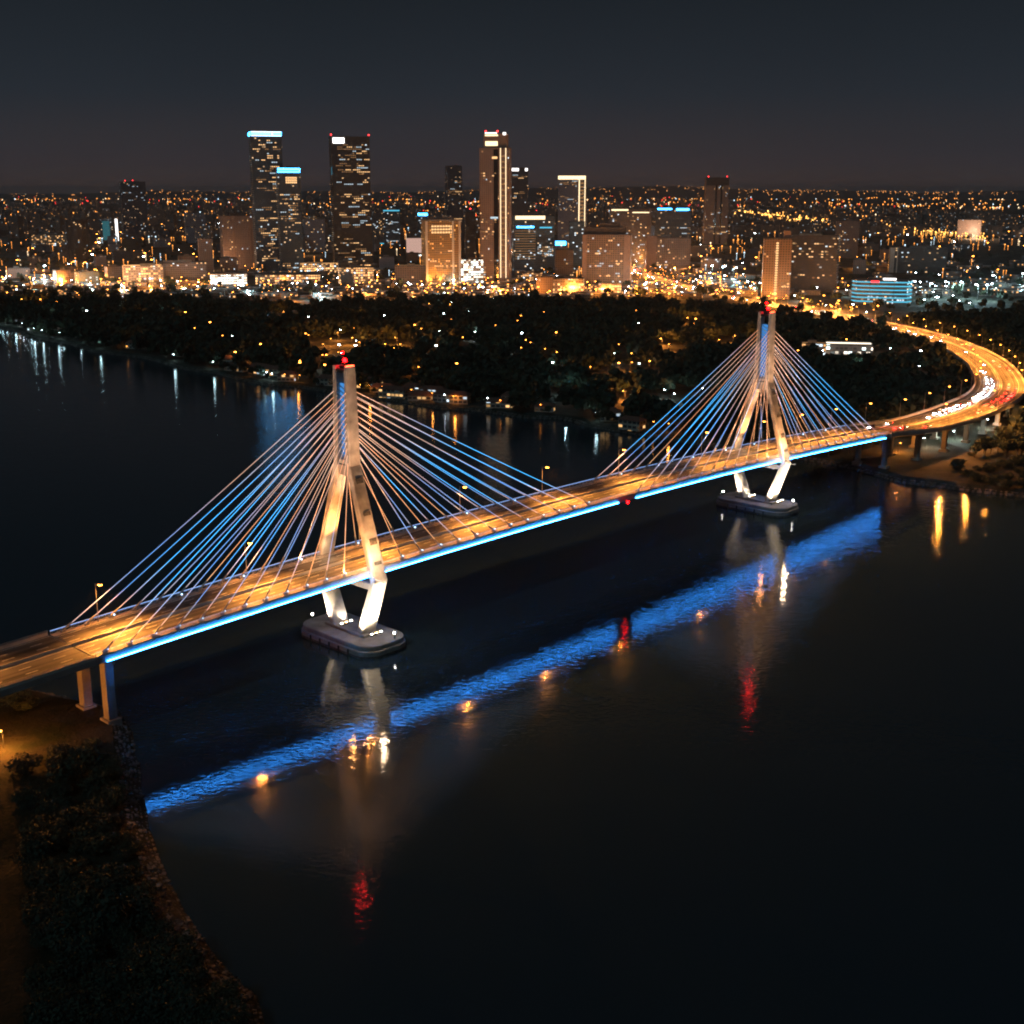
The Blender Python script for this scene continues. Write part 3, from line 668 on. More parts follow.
def bldg(name, label, x0, x1, yt, yb, fkey, rot=0, dr=.7, taper=1.0, group=None, roofm='roofd', cat='building', extra=None, shape=None, plant=True):
    """x0,x1: sighted left/right edges; yt,yb: sighted roof and foot rows -> real position and size"""
    xc = (x0 + x1) / 2; g = ground(xc, yb); Y = g.y
    Wp = (x1 - x0) / FPX * (Y / math.cos(PITCH)) * .985
    a = math.radians(rot) - math.atan2(g.x, g.y)      # facing the river view corridor, turned by rot
    w = Wp / (abs(math.cos(math.radians(rot))) + dr * abs(math.sin(math.radians(rot)))); dp = w * dr
    h = height_at(Y, yt) - GZ
    t = thing(name, label, cat, (g.x, g.y + dp / 2, GZ), a, group)
    rect = shape(w, dp) if shape else [(-w / 2, -dp / 2), (w / 2, -dp / 2), (w / 2, dp / 2), (-w / 2, dp / 2)]
    mb = MB(); mb.prism(rect, -2, h, taper=taper); mb.build('wall', F[fkey], t)
    mb = MB(); k = taper
    for i in range(len(rect)):
        p, q = Vector((*rect[i], 0)) * k, Vector((*rect[(i + 1) % len(rect)], 0)) * k; c = (p + q) / 2
        mb.box((c.x * .992, c.y * .992, h + .5), ((q - p).length * .99, .5, 1.0), Matrix.Rotation(math.atan2(q.y - p.y, q.x - p.x), 3, 'Z'))
    r = mb.build('roof_parapet', M_[roofm], t)
    if plant and w > 9:
        mb = MB(); ww = w * R.uniform(.25, .5) * k; mb.box((R.uniform(-.15, .15) * w * k, 0, h + 1.6), (ww, dp * .4 * k, 3.2)); mb.build('roof_plant', M_['roofc'], t)
    if extra: extra(t, w, dp, h)
    return t, w, dp, h
def part(t, nm, m, boxes, par=None):
    mb = MB()
    for c, d in boxes: mb.box(c, d)
    return mb.build(nm, M_[m] if isinstance(m, str) else m, par or t)
def beacons(t, pts):
    for p in pts:
        mb = MB(); mb.tube((p[0], p[1], p[2]), (p[0], p[1], p[2] + 3), .15, n=4); b = mb.build('beacon_mast', M_['darksteel'], t)
        mb = MB(); mb.tube((p[0], p[1], p[2] + 3), (p[0], p[1], p[2] + 5), 1.2, 1.0, 8); mb.build('beacon_light', M_['redS'], b)
def windows(t, w, dp, h, n, z0=.05, z1=.95, seed=1, cell=3.6, storey=3.8, runs=(1, 4), side=None, xr=(-.5, .5), bands=None, mats=('winW', 'winY', 'winY', 'winY', 'winW', 'winC')):
    """individually lit windows standing just proud of the front and side walls"""
    r = random.Random(seed); used = set(); made = 0; tries = 0
    fl = int(h / storey); nx = int(w / cell)
    rows = bands or [r.uniform(z0, z1) for _ in range(max(4, n // 5))]
    while made < n and tries < n * 12:
        tries += 1; f = int(min(z1, max(z0, r.choice(rows) + r.gauss(0, .012))) * fl); k = r.randint(*runs); i = int(r.uniform(xr[0], xr[1]) * nx)
        if any((f, j) in used for j in range(i, i + k)) or i * cell + k * cell > w / 2 - .4 or i * cell < -w / 2 + .4: continue
        for j in range(i, i + k): used.add((f, j))
        if k > 1 and not side:
            part(t, 'lit_window', r.choice(mats), [(((i + q + .5) * cell, -dp / 2 - .1, f * storey + 1.9), (cell * r.uniform(.55, .85), .2, storey * .42)) for q in range(k)]); made += 1; continue
        if side and r.random() < side[1]:
            x = side[0] * (w / 2 + .1); y = max(-dp / 2 + 3, min(dp / 2 - 6, i * cell * dp / w)); b = ((x, y, f * storey + 1.9), (.2, k * cell - .7, storey * .42))
        else: b = (((i + k / 2) * cell, -dp / 2 - .1, f * storey + 1.9), (k * cell - .7, .2, storey * .42))
        part(t, 'lit_window', r.choice(mats), [b]); made += 1
WARM = (1, .56, .24)
def wash(x, y, p, col=WARM, z=16, dy=-40, power=None):
    g = ground(x, y); light('POINT', (g.x, g.y + dy, z), col, p, None, None, 3, name='facade_fill')  # added fill in front of the facades, no lamp stands here

# -- landmark towers
def ex(t, w, dp, h):
    part(t, 'crown_light', 'crownB', [((0, -dp / 2 - .25, h - 3), (w * .97, .3, 6.5)), ((-w / 2 - .25, 0, h - 3), (.3, dp * .97, 6.5)), ((w / 2 + .25, 0, h - 3), (.3, dp * .97, 6.5))])
    part(t, 'crown_frame', 'crownW', [((0, -dp / 2 - .5, h + .4), (w * .98, .3, .7)), ((0, -dp / 2 - .5, h - 6.6), (w * .98, .3, .6)), ((w * .2, -dp / 2 - .5, h - 3), (1.2, .3, 6))])
    windows(t, w, dp, h, 80, seed=3, bands=[.93, .90, .88, .83, .81, .74, .73, .66, .6, .5, .45, .38, .3, .25, .18, .1], runs=(1, 5))
bldg('glass_skyscraper', 'tall dark glass skyscraper with a glowing blue crown, the higher of the twin pair', 253.5, 284.5, 132, 272, 'dark_glass_facade', 6, .8, extra=ex)
def ex(t, w, dp, h):
    part(t, 'crown_light', 'crownB', [((0, -dp / 2 - .25, h - 2), (w * .97, .3, 3.2)), ((w / 2 + .25, 0, h - 2), (.3, dp * .97, 3.2))])
    part(t, 'crown_frame', 'crownB', [((0, -dp / 2 - .3, h - 6.6), (w * .98, .3, 2.2))])
    part(t, 'lit_window', 'winW', [((w * .08 + i * 3.4 - 8, -dp / 2 - .15, h - 17 - j * 4), (2.7, .2, 3.1)) for i in range(6) for j in range(3)])
    windows(t, w, dp, h, 50, seed=5, z1=.8, runs=(1, 3))
bldg('glass_skyscraper', 'shorter dark glass tower with a blue crown, attached beside the taller one', 278.5, 302, 168, 273, 'dark_glass_facade', 6, .9, extra=ex)
def ex(t, w, dp, h):
    part(t, 'roof_sign', 'crownW', [((-w * .30, -dp / 2 - .4, h - 6.5), (w * .30, .5, 10.5))])
    beacons(t, [(-w / 2 + 1, -dp / 2 + 1, h), (w / 2 - 1, -dp / 2 + 1, h)])
    part(t, 'edge_light', 'crownC', [((-w / 2 - .2, -dp / 2 + 1, h - 62), (.3, .5, 14))])
    windows(t, w, dp, h, 88, seed=8, bands=[.93, .915, .90, .85, .80, .785, .76, .745, .67, .55, .5, .42, .41, .34, .33, .22, .13, .07], runs=(1, 6), xr=(-.45, .45))
bldg('dark_office_tower', 'broad dark office tower with a white square sign and two red roof beacons', 332, 370.5, 137, 268, 'dark_banded_facade', 5, .7, extra=ex)
bldg('tower_podium', 'warmly lit podium block at the foot of the broad dark office tower', 338, 372, 268, 284, 'bright_shop_facade', 4, .5)
def ex(t, w, dp, h):
    hh = h
    part(t, 'crown_wall', 'brownwall', [((w * .02, 0, hh + 11), (w * .78, dp * .7, 22))])
    part(t, 'crown_light', 'crownG', [((-w * .10, -dp * .35 - .3, hh + 7), (w * .42, .3, 7)), ((-w * .10, -dp * .35 - .3, hh + 19.6), (w * .44, .3, 2.4))])
    part(t, 'roof_sign', 'crownW', [((-w * .12, -dp * .35 - .3, hh + 23), (w * .4, .3, 1.6)), ((w * .34, -dp * .35 - .3, hh + 22), (w * .1, .3, 4))])
    beacons(t, [(-w * .3, -dp * .3, hh + 22), (w * .1, -dp * .3, hh + 22)])
    for q in (.22, .40): part(t, 'vertical_light_line', 'crownG', [((w * q, -dp / 2 - .3, hh * .52), (1.1, .4, hh * .96))])
    part(t, 'lit_window', 'winY', [((w * .31, -dp / 2 - .2, hh * (.08 + j * .041)), (w * .12, .2, 2)) for j in range(22)])
    part(t, 'shaft_recess', 'glassd', [((w * .06, -dp / 2 - .06, hh * .5), (w * .16, .12, hh * .98))])
    windows(t, w, dp, hh, 26, seed=9, xr=(-.48, .1), runs=(1, 1)); 
    part(t, 'lit_window', 'winW', [((w * .02, -dp / 2 - .2, hh * .93), (w * .18, .2, 3.4))]); part(t, 'lit_window', 'winC', [((w * .0, -dp / 2 - .2, hh * .49), (w * .26, .2, 3))])
bldg('slender_tower', 'tallest slender tan tower with two golden vertical light lines and a lit crown', 480.5, 511, 148, 283, 'tan_rib_facade', -8, .7, extra=ex, plant=False)
def ex(t, w, dp, h):
    for q in (-.47, .28, .47): part(t, 'gilt_pier', 'render', [((w * q, -dp / 2 - .5, h / 2), (3.4, 1.0, h))])
    part(t, 'cornice', 'roofc', [((0, 0, h + 1.2), (w * 1.03, dp * 1.03, 2.0)), ((0, 0, h + 4), (w * .7, dp * .6, 4))])
    part(t, 'lit_window', 'winW', [((-w * .12 + i * 4.4 - 10, -dp / 2 - .2, h - 8 - j * 4.6), (3.3, .2, 2.6)) for i in range(8) for j in range(3)])
    windows(t, w, dp, h, 30, seed=12, z1=.8, runs=(1, 3), xr=(-.42, .25), mats=('winY', 'winW'))
    for q in (-.4, -.1, .28, .42): light('SPOT', (w * q, -dp / 2 - 6, 2), (1, .40, .07), 230000, t, (w * q, -dp / 2, h * .7), 1, 80, .8)
bldg('gold_lit_hotel', 'golden floodlit hotel block with glowing vertical piers at the street front', 422, 460, 221, 287, 'gold_grid_facade', 12, .6, extra=ex, roofm='roofc')
def ex(t, w, dp, h):
    for q in (-.4, -.15, .12, .4): beacons(t, [(w * q * .85, -dp * .4, h - 4)])
    windows(t, w, dp, h, 22, seed=13)
bldg('dark_tower', 'dark tapering tower with a row of red roof lights', 445, 463, 166, 240, 'dark_glass_facade', 10, .8, taper=.88, extra=ex)
def ex(t, w, dp, h):
    part(t, 'roof_sign', 'crownW', [((-w * .25, -dp / 2 - .3, h - 4), (w * .4, .4, 7)), ((w * .4, -dp / 2 - .3, h - 4), (w * .15, .4, 7))]); windows(t, w, dp, h, 14, seed=14)
bldg('dark_tower', 'dark blue tower with white sign panels on its roofline, behind the slender tan tower', 510.5, 527.5, 168, 248, 'dark_glass_facade', 4, .8, extra=ex)
def ex(t, w, dp, h):
    part(t, 'outline_light', 'crownG', [((0, -dp / 2 - .4, h - 4), (w * 1.0, .5, 9))]); part(t, 'outline_light', 'crownG', [((w * .27, -dp / 2 - .4, h * .56), (2.4, .5, h * .84)), ])
    part(t, 'outline_light', 'crownG', [((w * .48, -dp / 2 - .4, h * .56), (2.0, .5, h * .84))])
    part(t, 'lit_window', 'winY', [((w * .37, -dp / 2 - .2, h * (.2 + j * .05)), (w * .14, .2, 4)) for j in range(15)])
    windows(t, w, dp, h, 20, seed=15, xr=(-.5, .1), mats=('winC', 'winY'))
bldg('outlined_tower', 'pale tower whose roofline and right edge are outlined in warm white light', 558.5, 586, 176, 248, 'pale_tower_facade', -5, .6, extra=ex)
def ex(t, w, dp, h):
    part(t, 'roof_sign', 'crownG', [((-w * .1, -dp / 2 - .4, h - 3), (w * .72, .5, 6.5))])
    part(t, 'light_band', 'crownB', [((-w * .22, -dp / 2 - .4, h - 20), (w * .42, .4, 2.4))]); part(t, 'light_band', 'crownC', [((w * .28, -dp / 2 - .4, h - 21), (w * .3, .4, 2.4))])
    for j in range(12): part(t, 'light_band', 'winY', [((-w * .22, -dp / 2 - .3, h - 27 - j * 4.6), (w * .50, .3, .9))])
    windows(t, w, dp, h, 26, seed=16, xr=(.1, .45), z1=.8, mats=('winC', 'winY'))
bldg('banded_office_block', 'wide office block with thin horizontal light bands and a lit rooftop sign', 512.5, 554, 216, 271, 'block_facade_teal', 6, .5, extra=ex)
def ex(t, w, dp, h):
    for q in (-.46, .43): part(t, 'end_wall', 'brownwall', [((w * q, -dp / 2 - .4, h / 2), (w * (.08 if q < 0 else .14), .8, h * 1.0))])
    part(t, 'roof_block', 'roofd', [((-w * .05, 0, h + 6), (w * .85, dp * .6, 12)), ((w * .05, 0, h + 15), (w * .4, dp * .4, 6))])
    windows(t, w, dp, h, 26, seed=17, xr=(-.4, .35), bands=[.72, .74, .66, .45, .5, .25], runs=(1, 2))
bldg('grid_hotel', 'large brown hotel slab with a fine window grid and a dark stepped roof', 583.5, 631.5, 235, 287, 'hotel_grid_facade', -5, .45, extra=ex, plant=False)
def ex(t, w, dp, h):
    beacons(t, [(-w * .4, -dp * .4, h), (w * .4, -dp * .4, h)]); part(t, 'dark_band', 'glassd', [((-w * .05, -dp / 2 - .1, h * .5), (w * .08, .2, h * .98)), ((w * .18, -dp / 2 - .1, h * .5), (w * .08, .2, h * .98))])
    part(t, 'crown_wall', 'roofd', [((0, -dp / 2 - .2, h - 10), (w * .98, .3, 20))]); windows(t, w, dp, h, 20, seed=18, z1=.7)
bldg('brown_tower', 'lone brown residential tower with two red beacons, right of the city cluster', 704, 727.5, 178, 244, 'tan_rib_facade', 6, .7, extra=ex)
def ex(t, w, dp, h):
    for j in range(22): part(t, 'lit_window', 'winW', [((-w * .02, -dp / 2 - .2, h * (.07 + j * .041)), (w * .09, .25, 2.2))])
    part(t, 'lift_tower', F['tan_rib_facade'], [((w * .32, dp * .1, h * .5 + 5), (w * .26, dp * .6, h + 12))])
    windows(t, w, dp, h, 16, seed=19, xr=(.1, .5), z1=.35)
bldg('apartment_tower', 'tan apartment tower with one lit stair column, above the right pylon', 762.5, 790, 239, 299, 'hotel_grid_facade', 4, .5, extra=ex)
def ex(t, w, dp, h): windows(t, w, dp, h, 34, seed=20, runs=(1, 1), mats=('winW', 'winY', 'winW'))
bldg('apartment_tower', 'unlit dark apartment slab with scattered windows, beside the tan apartment tower', 791, 838, 236, 292, 'dark_banded_facade', -6, .4, extra=ex)
bldg('apartment_tower', 'dim distant apartment block on the rise right of the dark slab', 836, 858, 221, 258, 'tan_rib_facade', 3, .5, extra=lambda t, w, dp, h: windows(t, w, dp, h, 16, seed=21, runs=(1, 1), xr=(-.5, 0)))
def ex(t, w, dp, h):
    part(t, 'end_wall', 'brownwall', [((-w * .17, -dp / 2 - .3, h / 2), (w * .06, .6, h)), ((w * .3, -dp / 2 - .3, h / 2), (w * .07, .6, h))]); part(t, 'roof_block', 'roofd', [((w * .0, 0, h + 3), (w * .5, dp * .5, 6))])
    windows(t, w, dp, h, 7, seed=22, xr=(-.4, -.2), runs=(1, 1), storey=3.5)
t_, w_, d_, h_ = bldg('concrete_slab_block', 'ribbed concrete slab block left of the twin glass towers', 221, 256, 216, 269, 'tan_rib_facade', 12, .4, extra=ex)
bldg('round_dark_tower', 'stubby dark round-cornered tower far on the left', 65.5, 87, 220, 259, 'dark_banded_facade', 0, .9, extra=lambda t, w, dp, h: windows(t, w, dp, h, 8, seed=23, runs=(1, 1)), shape=lambda w, d: [(w / 2 * math.cos(q * PI / 8), d / 2 * math.sin(q * PI / 8)) for q in range(16)])
def ex(t, w, dp, h): beacons(t, [(-w * .3, -dp * .4, h), (0, -dp * .4, h + 1)]); windows(t, w, dp, h, 18, seed=24, mats=('winY', 'winC'), runs=(1, 2))
bldg('dark_tower', 'dark square tower with red beacons, left part of the skyline', 121, 145.5, 182, 238, 'dark_glass_facade', 5, .8, extra=ex)
bldg('pale_tower', 'pale grey tower with vertical ribs between the twin towers and the broad dark tower', 303.5, 324.5, 219, 252, 'pale_tower_facade', 8, .6)
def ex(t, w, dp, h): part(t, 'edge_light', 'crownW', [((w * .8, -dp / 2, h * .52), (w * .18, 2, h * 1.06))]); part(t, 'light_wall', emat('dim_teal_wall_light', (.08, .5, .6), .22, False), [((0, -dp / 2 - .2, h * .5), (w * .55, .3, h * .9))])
bldg('teal_lit_block', 'small block washed in teal light with a white lit fin beside it', 100, 112, 220, 241, 'block_facade_teal', 0, .6, extra=ex)
def rnd(w, d): return [(-w / 2, -d * .1), (-w * .42, -d * .42), (-w * .2, -d * .5), (w * .2, -d * .5), (w * .42, -d * .42), (w / 2, -d * .1), (w * .46, d / 2), (-w * .46, d / 2)]
def ex(t, w, dp, h):
    for j in range(6):
        z = h * (.1 + j * .168); mb = MB(); pr = rnd(w * 1.015, dp * 1.02)[:6]
        for p, q in zip(pr, pr[1:]):
            p, q = Vector((*p, 0)), Vector((*q, 0)); c = (p + q) / 2; mb.box((c.x, c.y, z), ((q - p).length * .98, .4, 1.5), Matrix.Rotation(math.atan2(q.y - p.y, q.x - p.x), 3, 'Z'))
        mb.build('light_band', M_['crownC'], t)
    part(t, 'roof_sign', 'crownW', [((w * .12, -dp * .3, h + 2.0), (w * .22, .5, 2.6))]); part(t, 'roof_sign', 'redSign', [((-w * .12, -dp * .52, h - 1), (w * .14, .5, 2.6))])
    windows(t, w, dp, h, 10, seed=26, xr=(-.3, .1), z1=.6, mats=('winC', 'winW'))
bldg('curved_office_block', 'low curved office block with stacked teal light bands and small roof signs', 857, 913, 281, 304, 'block_facade_teal', 0, .5, extra=ex, shape=rnd)
bldg('lit_apartment_block', 'floodlit peach apartment block far out on the right', 959, 981, 220, 238, 'tan_rib_facade', 4, .5); wash(968, 238, 800000, (1, .62, .38), 25, -70)
bldg('long_slab_block', 'long dim slab block with one pale stair end, on the right of the city', 892, 946, 248, 273, 'dark_banded_facade', 3, .3, extra=lambda t, w, dp, h: (part(t, 'stair_end', 'render', [((-w * .45, -dp / 2 - .3, h / 2), (w * .08, .6, h + 1)), ((-w * .36, -dp / 2 - .3, h / 2), (w * .02, .6, h + 1))]), windows(t, w, dp, h, 8, seed=27, runs=(1, 1))))
bldg('small_tower', 'narrow brown tower left of the ribbed concrete slab', 199, 213, 239, 276, 'tan_rib_facade', 6, .6)
bldg('small_tower', 'pale ribbed tower with a lit foot, behind the narrow brown tower', 185, 205, 213, 240, 'pale_tower_facade', 6, .5)
def ex(t, w, dp, h): part(t, 'canopy', 'roofd', [((0, -dp * .05, h + 1.8), (w * 1.06, dp * 1.1, 1.2))]); part(t, 'lit_sign', 'crownW', [((-w * .33, -dp / 2 - .4, h * .3), (w * .26, .5, h * .55))])
bldg('bright_pavilion', 'low brilliantly white-lit pavilion below the concrete slab block', 210, 245, 274, 287, 'white_shop_facade', 0, .4, extra=ex, plant=False)
bldg('colonnade_hall', 'long low hall with an amber lit colonnade, under the twin glass towers', 255.5, 318, 275, 284.5, 'bright_shop_facade', -3, .3, extra=lambda t, w, dp, h: part(t, 'canopy', 'roofd', [((0, 0, h + 1.2), (w * 1.05, dp * 1.3, 2.4))]), plant=False)
bldg('shopping_block', 'amber lit three-storey shopping block on the left', 122, 160, 266, 285, 'bright_shop_facade', 3, .5)
bldg('dark_commercial_block', 'dark stepped commercial block beside the amber shopping block', 158, 203, 263, 283, 'block_facade', 3, .5, extra=lambda t, w, dp, h: part(t, 'roof_terrace', 'render', [((-w * .1, 0, h + 2), (w * .6, dp * .5, 2.6))]))
bldg('amber_arcade', 'warm gridded glass arcade in front of the outlined tower', 553, 584, 279, 294, 'bright_shop_facade', -3, .5)
bldg('blank_hall', 'plain brown windowless hall beside the amber arcade', 536.5, 553, 277, 295, 'tan_rib_facade', 0, .6)
bldg('golden_pavilion', 'small golden lit pavilion at the foot of the grid hotel', 599, 621, 284, 296, 'bright_shop_facade', 0, .5)
bldg('low_hotel', 'brown low hotel with one pale end wall, beyond the avenue', 646, 690, 238, 270, 'hotel_grid_facade', 6, .4, extra=lambda t, w, dp, h: (part(t, 'end_wall', 'brownwall', [((-w * .38, -dp / 2 - .3, h * .53), (w * .22, .6, h * 1.06))]), windows(t, w, dp, h, 10, seed=28, runs=(1, 2), mats=('winY', 'winW'))))
def ex(t, w, dp, h): part(t, 'roof_light', 'crownG', [((-w * .25, -dp / 2 - .3, h - 2), (w * .4, .4, 3)), ((w * .25, -dp / 2 - .3, h - 7), (w * .4, .4, 2))]); windows(t, w, dp, h, 14, seed=29)
bldg('roof_lit_block', 'mid-rise block with a warm lit roof edge behind the grid hotel', 610, 650, 209, 262, 'block_facade', 0, .4, extra=ex)
def ex(t, w, dp, h): part(t, 'roof_light', 'crownB', [((-w * .25, -dp / 2 - .3, h - 2), (w * .4, .4, 2.6)), ((w * .25, -dp / 2 - .3, h - 3), (w * .35, .4, 4))]); windows(t, w, dp, h, 20, seed=30, mats=('winC', 'winY'))
bldg('roof_lit_block', 'dark glass block with a bright blue roof edge', 656, 690, 208, 262, 'dark_glass_facade', 0, .4, extra=ex)
bldg('screen_building', 'block with a big blank pinkish lit screen wall and bright ground floor', 406.5, 422.5, 238, 260, 'white_shop_facade', 0, .6, extra=lambda t, w, dp, h: part(t, 'screen_wall', 'pinkW', [((0, -dp / 2 - .4, h * .66), (w * .98, .5, h * .66))]))
bldg('glass_market_hall', 'white-lit glazed hall right of the golden hotel', 459, 483, 260, 283, 'white_shop_facade', 0, .5)
bldg('brown_mid_block', 'brown mid-rise block left of the golden hotel', 395, 424, 266, 287, 'hotel_grid_facade', 2, .5)
def ex(t, w, dp, h): part(t, 'roof_light', 'crownC', [((0, -dp / 2 - .3, h - 1.5), (w, .4, 3))]); windows(t, w, dp, h, 12, seed=31, mats=('winC',))
bldg('teal_top_block', 'dark block with a thin teal light line along its roof', 384, 399.5, 210, 246, 'block_facade_teal', 0, .6, extra=ex)
def ex(t, w, dp, h): part(t, 'outline_light', 'crownC', [((-w * .5, -dp / 2 - .3, h * .5), (1.2, .4, h))]); part(t, 'outline_light', 'crownC', [((0, -dp / 2 - .3, 1.5), (w, .4, 2))])
bldg('outlined_low_block', 'grey block edged by a cyan light frame, beside the broad dark tower', 371, 384, 213, 244, 'block_facade', 0, .6, extra=ex)
def ex(t, w, dp, h): part(t, 'wall_sign', 'crownB', [((0, -dp / 2 - .3, h - 4), (w * .9, .4, 7))])
bldg('blue_sign_block', 'block carrying a small glowing blue sign, left of the dark tapering tower', 418, 428, 213, 240, 'block_facade_teal', 0, .6, extra=ex)
bldg('blue_sign_block', 'low block with a bright blue-white sign below the outlined tower', 555, 566, 241, 272, 'block_facade', 0, .6, extra=ex)
bldg('terrace_block', 'banded brown terrace block below the outlined tower', 556, 573, 250, 276, 'hotel_grid_facade', 0, .5)
bldg('grey_slab', 'narrow grey slab tight against the grid hotel', 569, 584, 222, 270, 'block_facade_teal', 0, .5)
bldg('white_low_hall', 'low warm white hall left of the dark tower podium', 300, 337, 264, 274, 'bright_shop_facade', 0, .4)
bldg('long_lit_hall', 'long low amber hall on the far left, beside the round dark tower', 31, 65, 235, 246, 'bright_shop_facade', 0, .5)
bldg('lakeside_club', 'low white-lit pavilion among the trees, right of the right pylon', 828, 874, 345, 355, 'white_shop_facade', 4, .5, plant=False)
bldg('amber_tower_house', 'small amber-lit building at the trees edge by the white pavilion', 803, 826, 344, 356, 'bright_shop_facade', 0, .5)
for (x, y, p, z) in ((237, 268, 450000, 12), (605, 289, 420000, 12), (775, 300, 300000, 12), (495, 284, 420000, 14), (715, 246, 500000, 14), (668, 272, 260000, 12), (314, 254, 300000, 12), (572, 252, 380000, 14), (352, 284, 130000, 10), (206, 276, 200000, 10), (195, 242, 350000, 12), (410, 288, 160000, 10), (545, 296, 90000, 10), (530, 274, 120000, 10), (632, 262, 180000, 12)):
    wash(x, y, p * .16, (1, .48, .22), z + 12, -75)

# -- ordinary city blocks: 230 built one by one, the multitude behind as one mass
occ = [(o.location.x, o.location.y) for o in C.objects if o.get('category') == 'building']
bpaths = CPATH.p
def free(x, y, r=30):
    if any(abs(x - a) < r + 22 and abs(y - b) < r + 26 for a, b in occ): return False
    return min((Vector((x, y, 0)) - Vector((p.x, p.y, 0))).length for p in bpaths[::3]) > 36
fk = ['block_facade', 'dark_glass_facade', 'dark_glass_facade', 'block_facade_teal', 'hotel_grid_facade', 'tan_rib_facade', 'dark_banded_facade', 'pale_tower_facade', 'bright_shop_facade']
desc = {'dark_glass_facade': ('dark bluish glass block with few lit windows', 'dark glass blocks'), 'block_facade': ('plain grey block with scattered lit windows', 'mid-rise grey blocks in the city'), 'block_facade_teal': ('bluish glass block with cool lit windows', 'bluish blocks in the city'),
        'hotel_grid_facade': ('brown gridded block in the city', 'brown gridded blocks'), 'tan_rib_facade': ('tan ribbed block in the city', 'tan ribbed blocks'),
        'dark_banded_facade': ('dark banded block in the city', 'dark banded blocks'), 'pale_tower_facade': ('pale block in the city', 'pale city blocks'), 'bright_shop_facade': ('low brightly lit shop block near the street', 'brightly lit shop blocks')}
n = 0; tries = 0
while n < 225 and tries < 4000:
    tries += 1
    y = R.choice([R.uniform(243, 288), R.uniform(225, 262), R.uniform(208, 235), R.uniform(203, 220)]); x = R.uniform(-10, 1034)
    if 640 < x < 700 and 250 < y < 300: continue
    if x > 720 and y > 262: continue
    g = ground(x, y)
    if not free(g.x, g.y, 18 if y > 240 else 30) or not in_far_land(g.x, g.y): continue
    k = R.choice(fk[:-1]) if y < 250 else R.choice(fk)
    core = math.exp(-((x - 430) / 230) ** 2)
    h = R.uniform(9, 26) + (R.random() ** 2.2) * 95 * core * (1 if y < 268 else .2)
    if x < 60 or x > 860: h = min(h, 30 * R.uniform(.5, 1))
    if k == 'bright_shop_facade': h = R.uniform(8, 15)
    w = R.uniform(20, 46) if h < 40 else R.uniform(20, 32)
    yt = 190 + (150 - (h + GZ)) / (150 - GZ) * (y - 190)
    px = w / g.y * FPX
    bldg('city_building', desc[k][0], x - px / 2, x + px / 2, yt + 0, y, k, R.choice([-14, -6, 4, 9, 20]), R.uniform(.5, .9), group=desc[k][1])
    if h > 52 and R.random() < .85:
        o = [q for q in C.objects if q.name.startswith('city_building')][-1]; beacons(o, [(0, -5, h + 3)])
    occ.append((g.x, g.y)); n += 1
# low roofs between the blocks, countless
mb = MB()
for i in range(900):
    y = R.choice([R.uniform(284, 300), R.uniform(262, 299)]); x = R.uniform(-15, 1040)
    if y > wood_top(x) + 1: continue
    g = ground(x, y)
    if not free(g.x, g.y, 3) or (x > 740 and y > 296): continue
    w, d, h = R.uniform(9, 30), R.uniform(8, 16), R.uniform(3.5, 9); a = R.uniform(-.5, .5); c = math.cos(a); s_ = math.sin(a)
    mb.prism([(g.x + c * u - s_ * v, g.y + s_ * u + c * v) for u, v in ((-w / 2, -d / 2), (w / 2, -d / 2), (w / 2, d / 2), (-w / 2, d / 2))], 0, h + GZ)
fac('low_roof_facade', (.15, .12, .10), (.03, .03, .03), 3.6, 3.2, .16, 2.6, warm=(1, .48, .16), coolf=.3, cluster=.3)
tag(mb.build('low_city_roofs', F['low_roof_facade']), 'countless low houses and sheds between the city blocks and the woods', 'buildings', kind='stuff')
# far multitude
mb = MB(); 
for i in range(5200):
    y = 190.9 + 48 * R.random() ** 1.9; x = R.uniform(-40, 1064); g = ground(x, y)
    if not in_far_land(g.x, min(g.y, 8800)) or (y > 215 and not free(g.x, g.y, 12)): continue
    w, d = R.uniform(14, 40), R.uniform(12, 26); h = R.uniform(7, 22) + (R.random() ** 6) * 60
    if x > 640: h = min(h, 32)
    a = R.uniform(-.5, .5); c = math.cos(a); s_ = math.sin(a)
    mb.prism([(g.x + c * u - s_ * v, g.y + s_ * u + c * v) for u, v in ((-w / 2, -d / 2), (w / 2, -d / 2), (w / 2, d / 2), (-w / 2, d / 2))], 0, h + GZ)
fac('far_city_facade', (.16, .13, .11), (.04, .04, .045), 4.2, 3.4, .016, 1.0, warm=(1, .46, .16), coolf=.1, cluster=.3)
o = mb.build('distant_city_blocks', F['far_city_facade']); tag(o, 'countless small low blocks of the distant city up to the horizon', 'buildings', kind='stuff')

